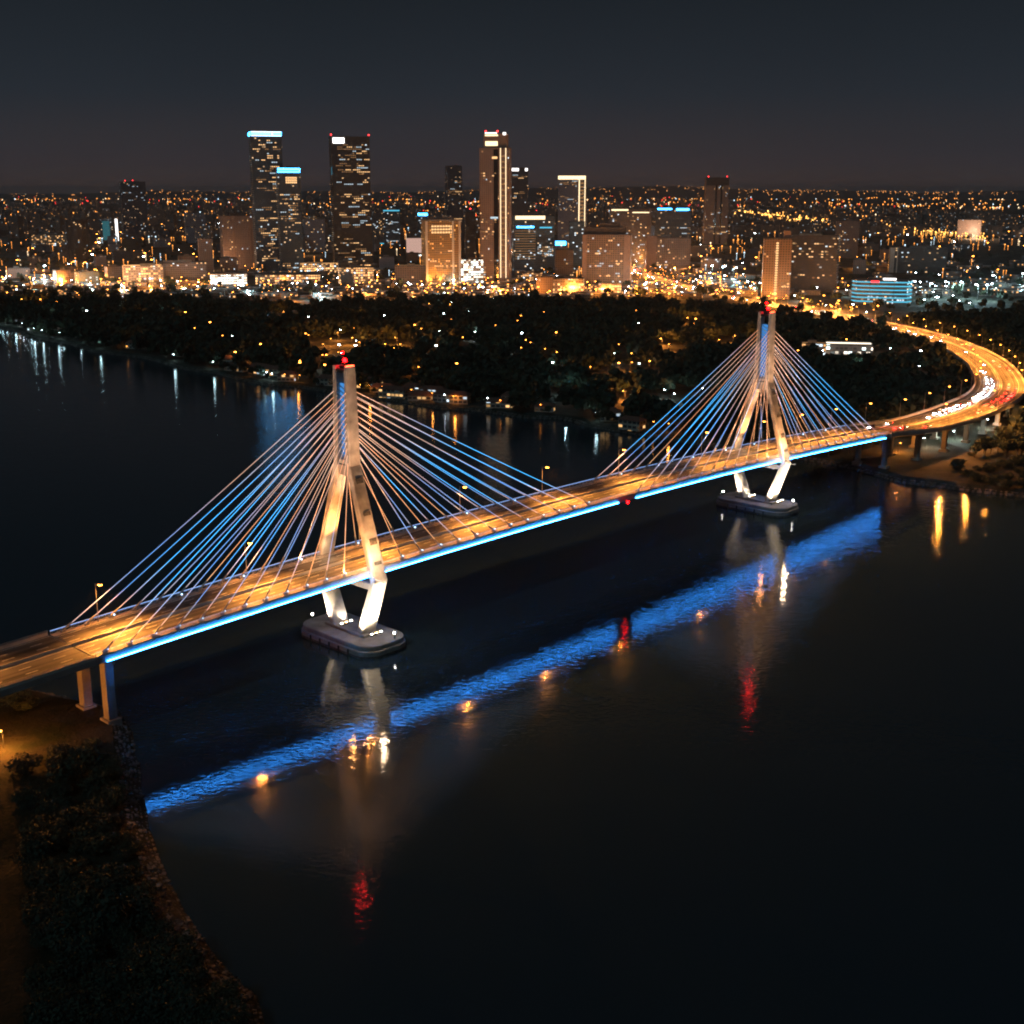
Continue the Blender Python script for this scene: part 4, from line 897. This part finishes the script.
# ------------------------------------------------------------------ city lamps
LS = lamp_template('street_lamp', 9, 1.4, M_['sodium'], 'x', head=1.1); LW = lamp_template('street_lamp', 9, 1.4, M_['ledw'], 'x', head=1.1)
lamp_xy = []; solo_n = [0]; mass = {False: MB(), True: MB()}; posts = MB()
def put_lamp(x, y, white=False, group='street lamps of the city', label=None, sc=1, p=0, gz=GZ, col=None, hz=8.6, mass_ok=False):
    if p: light('POINT', (x, y - 2.2, gz + min(hz, 9 * sc) + .2), col or ((.55, .92, 1) if white else SOD), p * (.45 if white and col is None else 1), None, None, .8)
    if mass_ok:
        m = mass[white]; z = gz + 9 * sc; q = .75 * sc
        posts.tube((x, y, gz), (x, y, z), .15, n=3); m.box((x, y - .5, z + .1), (2 * q, 2 * q, .5 * q)); return
    wn = 'white' if white else 'orange'
    label = label or {'street lamps of the city': wn + ' street lamp on the city side of the woods', 'lamps among the trees': wn + ' lamp standing among the dark trees', 'lamps along the shore path': 'small ' + wn + ' lamp post by the far shoreline', 'tall floodlight masts': 'tall bright ' + wn + ' floodlight mast in the city'}.get(group)
    place(LW if white else LS, (x, y, gz), R.uniform(0, 6.28), label or ('white city street lamp' if white else 'orange city street lamp'), group + (' (white)' if white else ' (orange)'), sc)
    lamp_xy.append((x, y))
# bright road across the left of the city and the shopping front
def road(name, ctrl, half, label):
    p = Path(catmull([(*ground(x, y).xy, GZ) for x, y in ctrl], 25)); o = asphalt_sheet(p, name, None, half, z=.1); tag(o, label, kind='structure'); return p
r1 = road('esplanade_road', [(-30, 281), (60, 286), (140, 291), (220, 296), (300, 301), (400, 300), (500, 296), (600, 292), (680, 286)], 16, 'lit road along the city side of the woods')
r2 = road('cross_road', [(640, 270), (648, 262), (660, 250), (640, 236)], 12, 'lit street running away into the city')
r3 = road('right_road', [(760, 303), (820, 309), (860, 322)], 13, 'lit road joining the curved viaduct')
nl_ = 0
for p, st, pw in ((r1, 34, 170000), (r2, 60, 90000), (r3, 30, 120000)):
    d = 5; sd = 1
    while d < p.L:
        q = p.at(d, 13 * sd)[0]; x, yy = proj(q); pk = pw * (.3 if (p is r1 and x > 380) else 1)
        gap = (215 < x < 300 or 505 < x < 530)
        if not gap or R.random() < .4:
            put_lamp(q.x, q.y, R.random() < .22, p=pk * R.uniform(.4, 1.5), label=None); nl_ += 1
        d += st; sd = -sd
# clusters
for x0, x1, y0, y1, n, wf, pw in ((370, 500, 284, 299, 34, .45, 35000), (500, 640, 285, 300, 26, .35, 30000), (600, 760, 270, 302, 46, .3, 110000), (0, 200, 274, 290, 26, .2, 170000), (200, 380, 280, 298, 26, .6, 26000), (740, 880, 285, 318, 26, .4, 50000), (910, 1000, 288, 312, 16, .95, 45000), (690, 1024, 235, 285, 40, .5, 0), (0, 240, 225, 270, 26, .45, 0), (400, 470, 286, 293, 14, .6, 30000)):
    for i in range(n):
        g = ground(R.uniform(x0, x1), R.uniform(y0, y1)); put_lamp(g.x, g.y, R.random() < (wf if wf > .8 else wf * .55), p=pw * .55 * R.uniform(.3, 1.3) if R.random() < .6 else 0, sc=R.uniform(.8, 1.4) if g.y < 2400 else 2, mass_ok=True)
# small unlit-range lamps, signs and yard lights between the blocks
for i in range(620):
    x = R.choice([R.gauss(430, 130), R.gauss(690, 70), R.uniform(-5, 1030), R.gauss(100, 90)]); y = R.choice([R.uniform(278, 299), R.uniform(240, 297)])
    if x > 760 and y > 262 and R.random() < .6: continue
    g = ground(x, y)
    if proj((g.x, g.y, GZ))[1] < wood_top(x) + 1: put_lamp(g.x, g.y, R.random() < (.2 if x < 880 else .7), sc=R.uniform(.35, 1.1), mass_ok=True)
# woodland and shore lamps
wood = [(397, 345, 0, 60000), (402, 352, 0, 40000), (330, 346, 0, 30000), (338, 340, 0, 50000), (325, 352, 0, 30000), (352, 345, 0, 60000), (360, 350, 0, 40000), (433, 338, 0, 20000), (662, 346, 0, 70000), (668, 352, 0, 40000), (718, 347, 0, 60000), (733, 343, 0, 40000), (688, 324, 0, 60000), (694, 330, 0, 30000), (250, 310, 0, 0), (263, 322, 1, 0), (80, 300, 0, 30000), (97, 303, 0, 30000), (15, 302, 0, 20000), (45, 306, 0, 20000), (128, 299, 1, 0), (160, 305, 0, 0), (172, 315, 1, 20000), (283, 318, 0, 30000), (215, 307, 1, 0), (305, 312, 1, 0), (480, 320, 1, 0), (517, 327, 0, 0), (545, 318, 0, 0), (575, 327, 0, 0), (613, 316, 0, 0), (595, 326, 1, 0), (570, 308, 0, 0), (585, 308, 0, 0), (640, 328, 1, 0), (450, 326, 0, 0), (438, 338, 1, 0), (505, 354, 1, 20000), (640, 372, 1, 20000), (630, 371, 0, 30000), (590, 376, 0, 20000), (566, 396, 1, 60000), (625, 401, 0, 60000), (666, 400, 1, 60000), (672, 404, 1, 30000), (700, 398, 1, 30000), (452, 308, 1, 0), (750, 331, 1, 0), (780, 335, 0, 0), (920, 375, 1, 20000), (949, 360, 1, 0), (845, 330, 1, 0), (882, 336, 1, 40000), (855, 336, 1, 0), (889, 356, 1, 30000)]
for x, y, wt, pw in wood: g = ground(x, y); put_lamp(g.x, g.y, bool(wt), 'lamps among the trees', ('white' if wt else 'orange') + ' lamp standing among the dark trees', .8, pw * (.2 if wt else .6))
rlit = []
for i in range(260):
    if len(rlit) > 118: break
    x = R.choice([R.uniform(0, 1000), R.uniform(-5, 330), R.uniform(300, 640)]); y = R.uniform(wood_top(x) + 2, 376); g = ground(x, y)
    if in_far_land(g.x, g.y) and shore_dist(g.x, g.y, SH) > 20 and free(g.x, g.y, 0): put_lamp(g.x, g.y, R.random() < .4, 'lamps among the trees', None, R.uniform(.75, 1.1), 4500 if R.random() < .3 else 0, mass_ok=len(rlit) % 2 == 1); rlit.append(g)
SP_ = Path([(p[0], p[1], 0) for p in SH])
d = 0
while d < SP_.L:
    q, nrm = SP_.at(d, 9); x, y = proj(q)
    if -20 < x < 720 and q.y < 2200:
        dense = x < 70 or 250 < x < 290 or 345 < x < 470
        if R.random() < (.95 if dense else .26):
            put_lamp(q.x, q.y, x < 120 or R.random() < .45, 'lamps along the shore path', None, .62 if dense else .6, 1500 if R.random() < .5 else 0)
    d += 12
for wt, nm in ((False, 'orange'), (True, 'white')):
    tag(mass[wt].build('city_street_lamps', M_['ledw' if wt else 'sodium']), 'multitude of %s street lamps glittering among the city blocks' % nm, 'street lamps', kind='stuff')
# distant lamps: a multitude, sized like masts of floodlights and lit yards
def far_lamps(name, n, m, label, f):
    mb = MB()
    for i in range(n):
        x, y = f(); g = ground(x, y)
        if g.y > 42000: continue
        r = max(.7, min(g.y / FPX * R.uniform(.20, .62), 9)); z = GZ + R.uniform(7, 16) + r
        if y > 212 and not in_far_land(g.x, min(g.y, 8800)): continue
        mb.tube((g.x, g.y, z - r), (g.x, g.y, z), r * .6, r, 6); mb.tube((g.x, g.y, z), (g.x, g.y, z + r), r, r * .4, 6)
        mb.tube((g.x, g.y, GZ), (g.x, g.y, z - r), .25, n=3)
    o = mb.build(name, m); tag(o, label, 'street lamps', kind='stuff')
seeds = [(R.uniform(-20, 1040), 192 + 70 * R.random() ** 1.7, R.uniform(8, 70)) for _ in range(80)]
seeds += [(R.uniform(720, 1040), R.uniform(193, 245), R.uniform(20, 60)) for _ in range(40)]
def ridge(x): return 120 + 70 * math.sin(x / 5200 + 1) + 40 * math.sin(x / 1900) + 22 * math.sin(x / 700 + 2)
mb = MB(); xs = list(range(-34000, 34001, 500)); mb.loft([[(x, 27000, GZ - 1) for x in xs], [(x, 30000, ridge(x) * .55) for x in xs], [(x, 33000, ridge(x)) for x in xs], [(x, 38000, GZ - 1) for x in xs]], closed=False, caps=False)
o = mb.build('distant_hills', M_['soil']); tag(o, 'low dark rise along the horizon', kind='structure')
mb = MB()
for i in range(420):
    x = R.gauss(0, 1) * 1500 + R.choice([-9000, -6500, -3000, -500, 2500, 5500, 7000, 9500, 10500]); t = R.random() ** .6; y = 27000 + 6000 * t; z = (ridge(x) * .55 * min(1, t * 2) if t < .5 else ridge(x) * (.55 + .45 * (t * 2 - 1))) + 22
    rr = R.uniform(4, 11); mb.tube((x, y, z - rr), (x, y, z + rr), rr, rr * .7, 6)
o = mb.build('hillside_lamps', emat('hill_sodium_glow', (1, .38, .09), 3.0, False)); tag(o, 'orange lamps scattered on the distant rise', 'lamps', kind='stuff')
lines = []
for i in range(150):
    Y = 2500 * math.exp(R.random() * 2.1); X = R.uniform(-.43, .43) * Y; a = R.choice([R.gauss(0, .12), R.gauss(0, .12), R.gauss(1.3, .25)]); lines.append((X, Y, a, R.uniform(.06, .3) * Y, R.random() ** 2))
LW_ = [max(.05, l[4]) for l in lines]
def fo():
    r = R.random()
    if r < .22: return R.uniform(-20, 1044), 191.2 + R.random() ** 1.5 * 6
    if r < .86:
        X, Y, a, L, _ = R.choices(lines, LW_)[0]; t = R.uniform(-1, 1) * L; x, y = proj((X + math.cos(a) * t, Y + math.sin(a) * t + R.uniform(-12, 12), GZ)); return x, max(191.2, y)
    return R.uniform(-20, 1044), 192 + R.random() ** 1.5 * 92
tag(posts.build('city_lamp_posts', M_['lpole']), 'multitude of thin dark posts carrying the city street lamps', 'lamp posts', kind='stuff')
far_lamps('distant_street_lamps', 2300, emat('far_sodium_glow', (1, .34, .055), 4.2, False), 'countless orange lamps of the distant city', fo)
far_lamps('distant_yard_lamps', 380, emat('far_warmwhite_glow', (1, .72, .42), 4, False), 'countless pale yellow lamps of the distant city', fo)
far_lamps('distant_white_lamps', 230, emat('far_coolwhite_glow', (.62, .85, 1), 3.4, False), 'countless cool white lamps of the distant city', fo)
far_lamps('distant_red_beacons', 120, emat('far_red_glow', (1, .04, .03), 4, False), 'scattered red warning lights over the distant city', lambda: (R.uniform(0, 900), 192 + R.random() * 18))
def band(x0, x1, y0, y1, j=1.2): return lambda: (lambda t: (x0 + (x1 - x0) * t, y0 + (y1 - y0) * t + R.gauss(0, j)))(R.random())
far_lamps('stadium_lamps', 170, emat('bright_sodium_yard_glow', (1, .45, .09), 7, False), 'bright row of orange yard lamps across the right of the city', band(729, 828, 213, 224, 1.6))
far_lamps('harbour_lamps', 120, emat('bright_sodium_strip_glow', (1, .45, .09), 6, False), 'orange lamps of a distant lit strip on the right', band(882, 985, 231, 239, 2))
for x, y, wt in ((929, 300, 1), (948, 297.5, 1), (962, 298, 1), (977, 301, 1), (986, 301.5, 1), (995, 290, 1), (1021, 288, 1), (907, 236, 0), (957, 244, 0), (1019, 244, 0), (860, 225, 0), (722, 279, 1), (712, 279, 1), (733, 281, 1), (98, 283, 0), (45, 279, 1), (72, 274, 0), (84, 275, 0)):
    g = ground(x, y); put_lamp(g.x, g.y, bool(wt), 'tall floodlight masts', None, 2.4, 160000 if y > 270 else 0, hz=20)
for x, y in ((859, 262),): g = ground(x, y + 6); bldg('amber_house', 'small orange floodlit tower house among dark blocks', 854, 866, 260, 274, 'tan_rib_facade', 0, .6); light('POINT', (g.x, g.y - 20, 10), SOD, 260000, None, None, 1)

# ------------------------------------------------------------------ shore houses
def house(x, y, w, d, h, rz, label, grp, fk='house_facade'):
    t = thing('lakeside_house', label, 'house', (x, y, GZ), rz, grp)
    mb = MB(); mb.prism([(-w / 2, -d / 2), (w / 2, -d / 2), (w / 2, d / 2), (-w / 2, d / 2)], -1, h); mb.build('wall', F[fk], t)
    mb = MB(); e = .7; mb.add([(-w / 2 - e, -d / 2 - e, h), (w / 2 + e, -d / 2 - e, h), (w / 2 + e, d / 2 + e, h), (-w / 2 - e, d / 2 + e, h), (-w / 2 + d / 3, 0, h + d * .28), (w / 2 - d / 3, 0, h + d * .28)], [(0, 1, 5, 4), (1, 2, 5), (2, 3, 4, 5), (3, 0, 4), (3, 2, 1, 0)]); mb.build('roof', M_['tile'], t)
    return t
for i, x in enumerate([3, 14, 25, 36, 47, 58, 66, 100, 135, 186, 192, 200, 226, 238, 262, 275, 288, 330, 349, 360, 371, 383, 394, 402, 412, 421, 434, 447, 460, 500, 512, 545, 610, 632]):
    y0 = np.interp(x, [0, 70, 150, 220, 300, 400, 480, 560, 620, 700], [328, 345, 360, 375, 388, 402, 412, 420, 432, 445]) - R.uniform(5, 14)
    g = ground(x, y0)
    house(g.x, g.y, R.uniform(12, 24), R.uniform(8, 11), R.uniform(3.2, 6.4), math.radians(R.uniform(-40, 10)), 'small house with lit windows and hipped roof by the far shore', 'houses along the far shore')
# ------------------------------------------------------------------ trees
def leafcloud(n, rx, rz_, zc, size, seed, lobes=7):
    r = np.random.RandomState(seed); L = r.normal(size=(lobes, 3)); L /= np.linalg.norm(L, axis=1)[:, None]; L *= np.array([rx, rx, rz_]) * .52
    L[:, 2] *= .8
    k = r.randint(0, lobes, n); p = r.normal(size=(n, 3)); p /= np.linalg.norm(p, axis=1)[:, None]; p *= (r.uniform(.55, 1, (n, 1)))
    rr = r.uniform(.42, .62, lobes)[k][:, None]
    c = L[k] + p * rr * np.array([rx, rx, rz_]); c[:, 2] += zc
    nrm = p + r.normal(size=(n, 3)) * .5; nrm /= np.linalg.norm(nrm, axis=1)[:, None]
    t = np.cross(nrm, r.normal(size=(n, 3))); t /= np.linalg.norm(t, axis=1)[:, None]; b = np.cross(nrm, t); s = size * r.uniform(.6, 1.3, (n, 1))
    q = np.stack([c - t * s - b * s * .6, c + t * s - b * s * .5, c + t * s * .7 + b * s * .7, c - t * s * .8 + b * s * .6], 1)
    return q.reshape(-1, 3)
def quads_mesh(name, v, mats, mi=None):
    me = bpy.data.meshes.new(name); nv = len(v); nf = nv // 4; me.vertices.add(nv); me.vertices.foreach_set('co', v.astype(np.float32).ravel())
    me.loops.add(nv); me.loops.foreach_set('vertex_index', np.arange(nv, dtype=np.int32)); me.polygons.add(nf); me.polygons.foreach_set('loop_start', np.arange(0, nv, 4, dtype=np.int32))
    if mi is not None: me.polygons.foreach_set('material_index', mi.astype(np.int32))
    for m in mats: me.materials.append(m)
    me.update(calc_edges=True); return me
def trunk(h, r0, seed, limbs=5):
    r = random.Random(seed); mb = MB(); mb.tube((0, 0, -.4), (r.uniform(-.2, .2), 0, h * .5), r0, r0 * .6, 7); top = (r.uniform(-.3, .3), 0, h * .5)
    for k in range(limbs):
        a = 2 * PI * k / limbs + r.uniform(-.4, .4); mb.tube((0, 0, h * r.uniform(.28, .45)), (math.cos(a) * h * .28, math.sin(a) * h * .28, h * r.uniform(.6, .8)), r0 * .4, r0 * .1, 5)
    mb.tube(top, (0, 0, h * .85), r0 * .5, r0 * .15, 5)
    return mb
protos = []
for i in range(4):
    h = 1.0
    cr = leafcloud(260, 5.6 + (i % 2), 4.6, 8.6, .75, 40 + i); me = quads_mesh('crown_leaves', cr, [M_['leafA' if i % 2 else 'leafB']])
    tm = trunk(11, .34, i).mesh('trunk_wood', M_['bark']); protos.append((me, tm))
def tree(x, y, z, sc, i, label, grp, name='broadleaf_tree', cat='tree'):
    t = thing(name, label, cat, (x, y, z), R.uniform(0, 6.28), grp); t.scale = (sc * R.uniform(.85, 1.2), sc * R.uniform(.85, 1.2), sc)
    for nm, me in (('crown', protos[i][0]), ('trunk', protos[i][1])):
        o = bpy.data.objects.new(nm, me); C.objects.link(o); o.parent = t
hs = [(o.location.x, o.location.y) for o in C.objects if o.get('category') == 'house']
bl_xy = [(o.location.x, o.location.y, 34) for o in C.objects if o.get('category') == 'building' and o.location.y < 2600]
litg = [ground(x, y) for x, y, wt, pw in wood if pw]; rlit += [ground(x, y) for x, y, wt, pw in wood if not pw]
pth = [p for p in CPATH.p] ; r1p = [p for p in r1.p] + [p for p in r3.p]
clear = [(ground(851, 355).x, ground(851, 355).y, 26), (ground(814, 356).x, ground(814, 356).y, 13)]
def tree_ok(x, y):
    px, py = proj((x, y, GZ))
    if py < wood_top(px): return False
    if not in_far_land(x, y) or shore_dist(x, y, SH) < 6: return False
    if min(math.hypot(x - p.x, y - p.y) for p in pth) < 25: return False
    if y > 1350 and min(math.hypot(x - p.x, y - p.y) for p in r1p) < 24: return False
    if any(math.hypot(x - a, (y - b)) < 12 for a, b in hs): return False
    if any(abs(x - g.x) < 16 and -60 < y - g.y < 14 for g in litg): return False
    if any(abs(x - g.x) < 6 and -58 < y - g.y < 5 for g in rlit): return False
    if any(abs(x - a) < hw and -95 < y - b < 24 for a, b, hw in clear): return False
    if any(abs(x - a) < r and abs(y - b) < r for a, b, r in bl_xy): return False
    return True
cand = []
while len(cand) < 6200:
    y = R.uniform(690, 2050); x = R.uniform(-.43 * y, .43 * y)
    px, py = proj((x, y, GZ))
    if y > 1700 and R.random() < (.45 if px < 720 else .1): continue
    if y > 1850 and R.random() < .5: continue
    if not tree_ok(x, y): continue
    cand.append((x, y))
cand.sort(key=lambda c: c[1] + abs(c[0]) * .3)
near = cand[:150]; rest = cand[150:]
for i in range(900):
    x = R.uniform(-20, 1044); y = R.uniform(236, wood_top(x)); g = ground(x, y)
    if x < 220 or x > 700 or R.random() < .5:
        if free(g.x, g.y, 2) and min(math.hypot(g.x - p.x, g.y - p.y) for p in r1p) > 24: rest.append((g.x, g.y))
for x, y in near: tree(x, y, GZ - .3, R.uniform(.6, 1.05), R.randrange(4), 'dark leafy tree in the wooded far shore', 'trees along the front of the far woods')
base = [leafcloud(80, 5.8, 4.6, 8, 1.5, 90 + i, 5) for i in range(6)]
vs = []; mi = []
for x, y in rest:
    b = base[R.randrange(6)]; a = R.uniform(0, 6.28); s = R.choice([R.uniform(.45, .9), R.uniform(.7, 1.2), R.uniform(1.0, 1.55)]); c, n_ = math.cos(a) * s, math.sin(a) * s
    v = np.empty_like(b); v[:, 0] = b[:, 0] * c - b[:, 1] * n_ + x; v[:, 1] = b[:, 0] * n_ + b[:, 1] * c + y; v[:, 2] = b[:, 2] * s * R.uniform(.8, 1.2) + GZ; vs.append(v); mi.append(np.full(len(b) // 4, R.randrange(2)))
me = quads_mesh('woodland_leaves', np.concatenate(vs), [M_['leafA'], M_['leafB']], np.concatenate(mi)); o = bpy.data.objects.new('woodland', me); C.objects.link(o)
tag(o, 'dark far woodland filling the land between the shore and the city', 'woodland', kind='stuff')
# near bank shrubs, right bank scrub
sprotos = []
for i in range(4):
    me = quads_mesh('shrub_leaves', leafcloud(1500, 2.6, 1.6, 1.5, .14, 60 + i, 11), [M_['leafB' if i % 2 else 'leafA']]); tm = trunk(2.6, .09, i + 9).mesh('shrub_stem', M_['bark']); sprotos.append((me, tm))
def shrub(x, y, sc, label, grp, z=GZ):
    t = thing('shrub', label, 'shrub', (x, y, z - .1), R.uniform(0, 6.28), grp); t.scale = (sc, sc, sc * R.uniform(.7, 1.0)); i = R.randrange(4)
    for nm, me in (('foliage', sprotos[i][0]), ('stem', sprotos[i][1])):
        o = bpy.data.objects.new(nm, me); C.objects.link(o); o.parent = t
def in_near(x, y):
    c = False; pts = LH + [(-900, 300), (-900, 40)]
    for i in range(len(pts)):
        a, b = pts[i], pts[i - 1]
        if (a[1] > y) != (b[1] > y) and x < (b[0] - a[0]) * (y - a[1]) / (b[1] - a[1]) + a[0]: c = not c
    return c
n = 0
while n < 204:
    y = R.uniform(175, 345); x = R.uniform(-.43 * y, -40)
    if not in_near(x, y): continue
    sd_ = shore_dist(x, y, LH)
    if sd_ < 7 or (sd_ > 26 and R.random() < (.7 if y > 290 else .12)) : continue
    s = (Vector((x, y, 0)) - B1).dot(U); v = (Vector((x, y, 0)) - B1).dot(Vector((-U.y, U.x, 0)))
    if abs(v) < 17 or (v < -17 and v > -30 and R.random() < .6): continue
    shrub(x, y, R.uniform(.9, 2.3), 'dark rounded shrub on the near bank', 'shrubs on the near bank'); n += 1
n = 0
while n < 92:
    y = R.uniform(600, 790); x = R.uniform(196, 330)
    if not in_far_land(x, y) or shore_dist(x, y, SH) < 7 or min(math.hypot(x - p.x, y - p.y) for p in pth) < 26: continue
    if shore_dist(x, y, SH) > 90: continue
    shrub(x, y, R.uniform(.9, 2.3), 'dark shrub on the far right bank below the curved road', 'shrubs on the right bank'); n += 1
for i in range(7):
    y = R.uniform(215, 300); x = -.36 * y - R.uniform(0, 12)
    if in_near(x, y): tree(x, y, GZ - .2, R.uniform(.5, .8), R.randrange(4), 'dark leafy tree at the edge of the near bank', 'trees on the near bank')
# stone revetment along the near bank: many stones, one edging
mb = MB(); PH = Path([(p[0], p[1], 0) for p in LH]); d = 60; r = random.Random(4)
while d < min(PH.L, 420):
    for k in range(5):
        q, nn = PH.at(d + r.uniform(-.8, .8), .2 + k * 1.05 + r.uniform(-.3, .3)); z = .2 + k * .62
        sz = r.uniform(.3, .95) * r.choice([1, 1, 1.5]); mb.box((q.x, q.y, z - .15), (sz, sz * r.uniform(.6, 1), sz * .6), Matrix.Rotation(r.uniform(0, 3), 3, 'Z') @ Matrix.Rotation(r.uniform(-.4, .4), 3, 'X'))
    d += 1.15
o = mb.build('stone_revetment', M_['stone']); tag(o, 'sloping rubble stone edging along the near bank waterline', 'revetment', kind='stuff')
mb = MB(); PF = SP_; d = 0
while d < PF.L:
    q, nn = PF.at(d, 1.5)
    if q.y < 1500 and abs(q.x) < .45 * q.y:
        for k in range(2):
            q, nn = PF.at(d + r.uniform(-1, 1), .5 + k * 1.8); sz = r.uniform(1, 2.2); mb.box((q.x, q.y, .4 + k * .9), (sz, sz * .8, sz * .6), Matrix.Rotation(r.uniform(0, 3), 3, 'Z'))
    d += 2.6
o = mb.build('shore_rocks', M_['stone']); tag(o, 'line of rocks along the far shoreline', 'rocks', kind='stuff')
# lamps below the viaducts
for x, y, col, p, hz in ((4, 748, SOD, 30000, 7), (898, 452, SOD, 16000, 7), (925, 447, (1, .8, .5), 7000, 5), (955, 440, (.8, 1, .9), 14000, 7), (985, 428, (.8, 1, .9), 10000, 7), (1010, 428, SOD, 16000, 7)):
    g = ground(x, y); wt = col[2] > .4
    put_lamp(g.x, g.y, wt, 'lamps on the ground below the viaducts', 'low white lamp beside the curved viaduct piers' if wt else ('orange lamp on the near bank below the approach' if x < 100 else 'low orange lamp beside the curved viaduct piers'), .6, p, hz=hz, col=col)
kill(LS); kill(LW); kill(LT)
via1['label'] = 'straight concrete approach viaduct over the near bank, left of the bridge'

# ------------------------------------------------------------------ sky, fill light, camera
wd = bpy.data.worlds.new('World'); bpy.context.scene.world = wd; wd.use_nodes = True; nt = wd.node_tree; nt.nodes.clear(); N, Lk = nt.nodes.new, nt.links.new
out = N('ShaderNodeOutputWorld'); bg = N('ShaderNodeBackground'); sky = N('ShaderNodeTexSky'); sky.sky_type = 'NISHITA'; sky.sun_disc = False
sky.sun_elevation = math.radians(-6); sky.sun_rotation = math.radians(200); bg.inputs[1].default_value = .05; Lk(sky.outputs[0], bg.inputs[0])
tc = N('ShaderNodeTexCoord'); sp = N('ShaderNodeSeparateXYZ'); Lk(tc.outputs['Generated'], sp.inputs[0]); rp = N('ShaderNodeValToRGB'); e = rp.color_ramp.elements
SKY = [(.0, (.038, .028, .028)), (.02, (.027, .0255, .031)), (.07, (.0170, .0226, .0302)), (.17, (.0090, .0126, .0165)), (.5, (.0095, .0135, .018)), (1, (.011, .015, .020))]
while len(e) < len(SKY): e.new(.5)
for k, (p, c) in enumerate(SKY): e[k].position = p; e[k].color = (*c, 1)
Lk(sp.outputs[2], rp.inputs[0])
nz = N('ShaderNodeTexNoise'); nz.inputs['Scale'].default_value = 2.5; nz.inputs['Detail'].default_value = 3; Lk(tc.outputs['Generated'], nz.inputs['Vector'])
mr = N('ShaderNodeMapRange'); mr.inputs[3].default_value = .86; mr.inputs[4].default_value = 1.14; Lk(nz.outputs['Fac'], mr.inputs[0])
bg2 = N('ShaderNodeBackground'); Lk(rp.outputs[0], bg2.inputs[0]); Lk(mr.outputs[0], bg2.inputs[1])
ad = N('ShaderNodeAddShader'); Lk(bg.outputs[0], ad.inputs[0]); Lk(bg2.outputs[0], ad.inputs[1]); Lk(ad.outputs[0], out.inputs[0])
ml = bpy.data.lights.new('night_fill', 'SUN'); ml.energy = .26; ml.angle = math.radians(2); ml.color = (.42, .80, 1); mo = bpy.data.objects.new('night_fill', ml); C.objects.link(mo); mo.rotation_euler = (math.radians(50), 0, math.radians(-30))  # cool fill added to lift trees, bank and walls out of black
cam = bpy.data.cameras.new('camera'); cam.lens = FPX / 1024 * 36; cam.sensor_width = 36; cam.clip_end = 200000; cam.clip_start = 1
co = bpy.data.objects.new('camera', cam); C.objects.link(co); co.location = (0, 0, CAMH); co.rotation_euler = (PI / 2 - PITCH, 0, 0)
sc = bpy.context.scene; sc.camera = co
sc.view_settings.view_transform = 'Standard'; sc.view_settings.look = 'None'; sc.view_settings.exposure = 0; sc.view_settings.gamma = 1
cy_ = sc.cycles; cy_.use_light_tree = True; cy_.max_bounces = 3; cy_.diffuse_bounces = 1; cy_.glossy_bounces = 2; cy_.transmission_bounces = 2; cy_.sample_clamp_indirect = 4; cy_.sample_clamp_direct = 0
cy_.caustics_reflective = False; cy_.caustics_refractive = False; cy_.use_denoising = True; cy_.filter_width = 2.0
cy_.use_adaptive_sampling = True; cy_.adaptive_threshold = .03

HAZE = 2.4e-5
if HAZE:
    mb = MB(); mb.box((0, 28500, 128.5), (131000, 67000, 267)); hz = mb.build('haze', None or bpy.data.materials.new('night_haze')); m = hz.data.materials[0]; m.use_nodes = True; nt = m.node_tree; nt.nodes.clear()
    out = nt.nodes.new('ShaderNodeOutputMaterial'); v = nt.nodes.new('ShaderNodeVolumePrincipled'); v.inputs['Color'].default_value = (.85, .88, .92, 1); v.inputs['Density'].default_value = HAZE; v.inputs['Anisotropy'].default_value = .3
    nt.links.new(v.outputs[0], out.inputs['Volume']); tag(hz, 'thin night haze over the water and the city', 'haze', kind='stuff')
    
    cy_.volume_bounces = 0
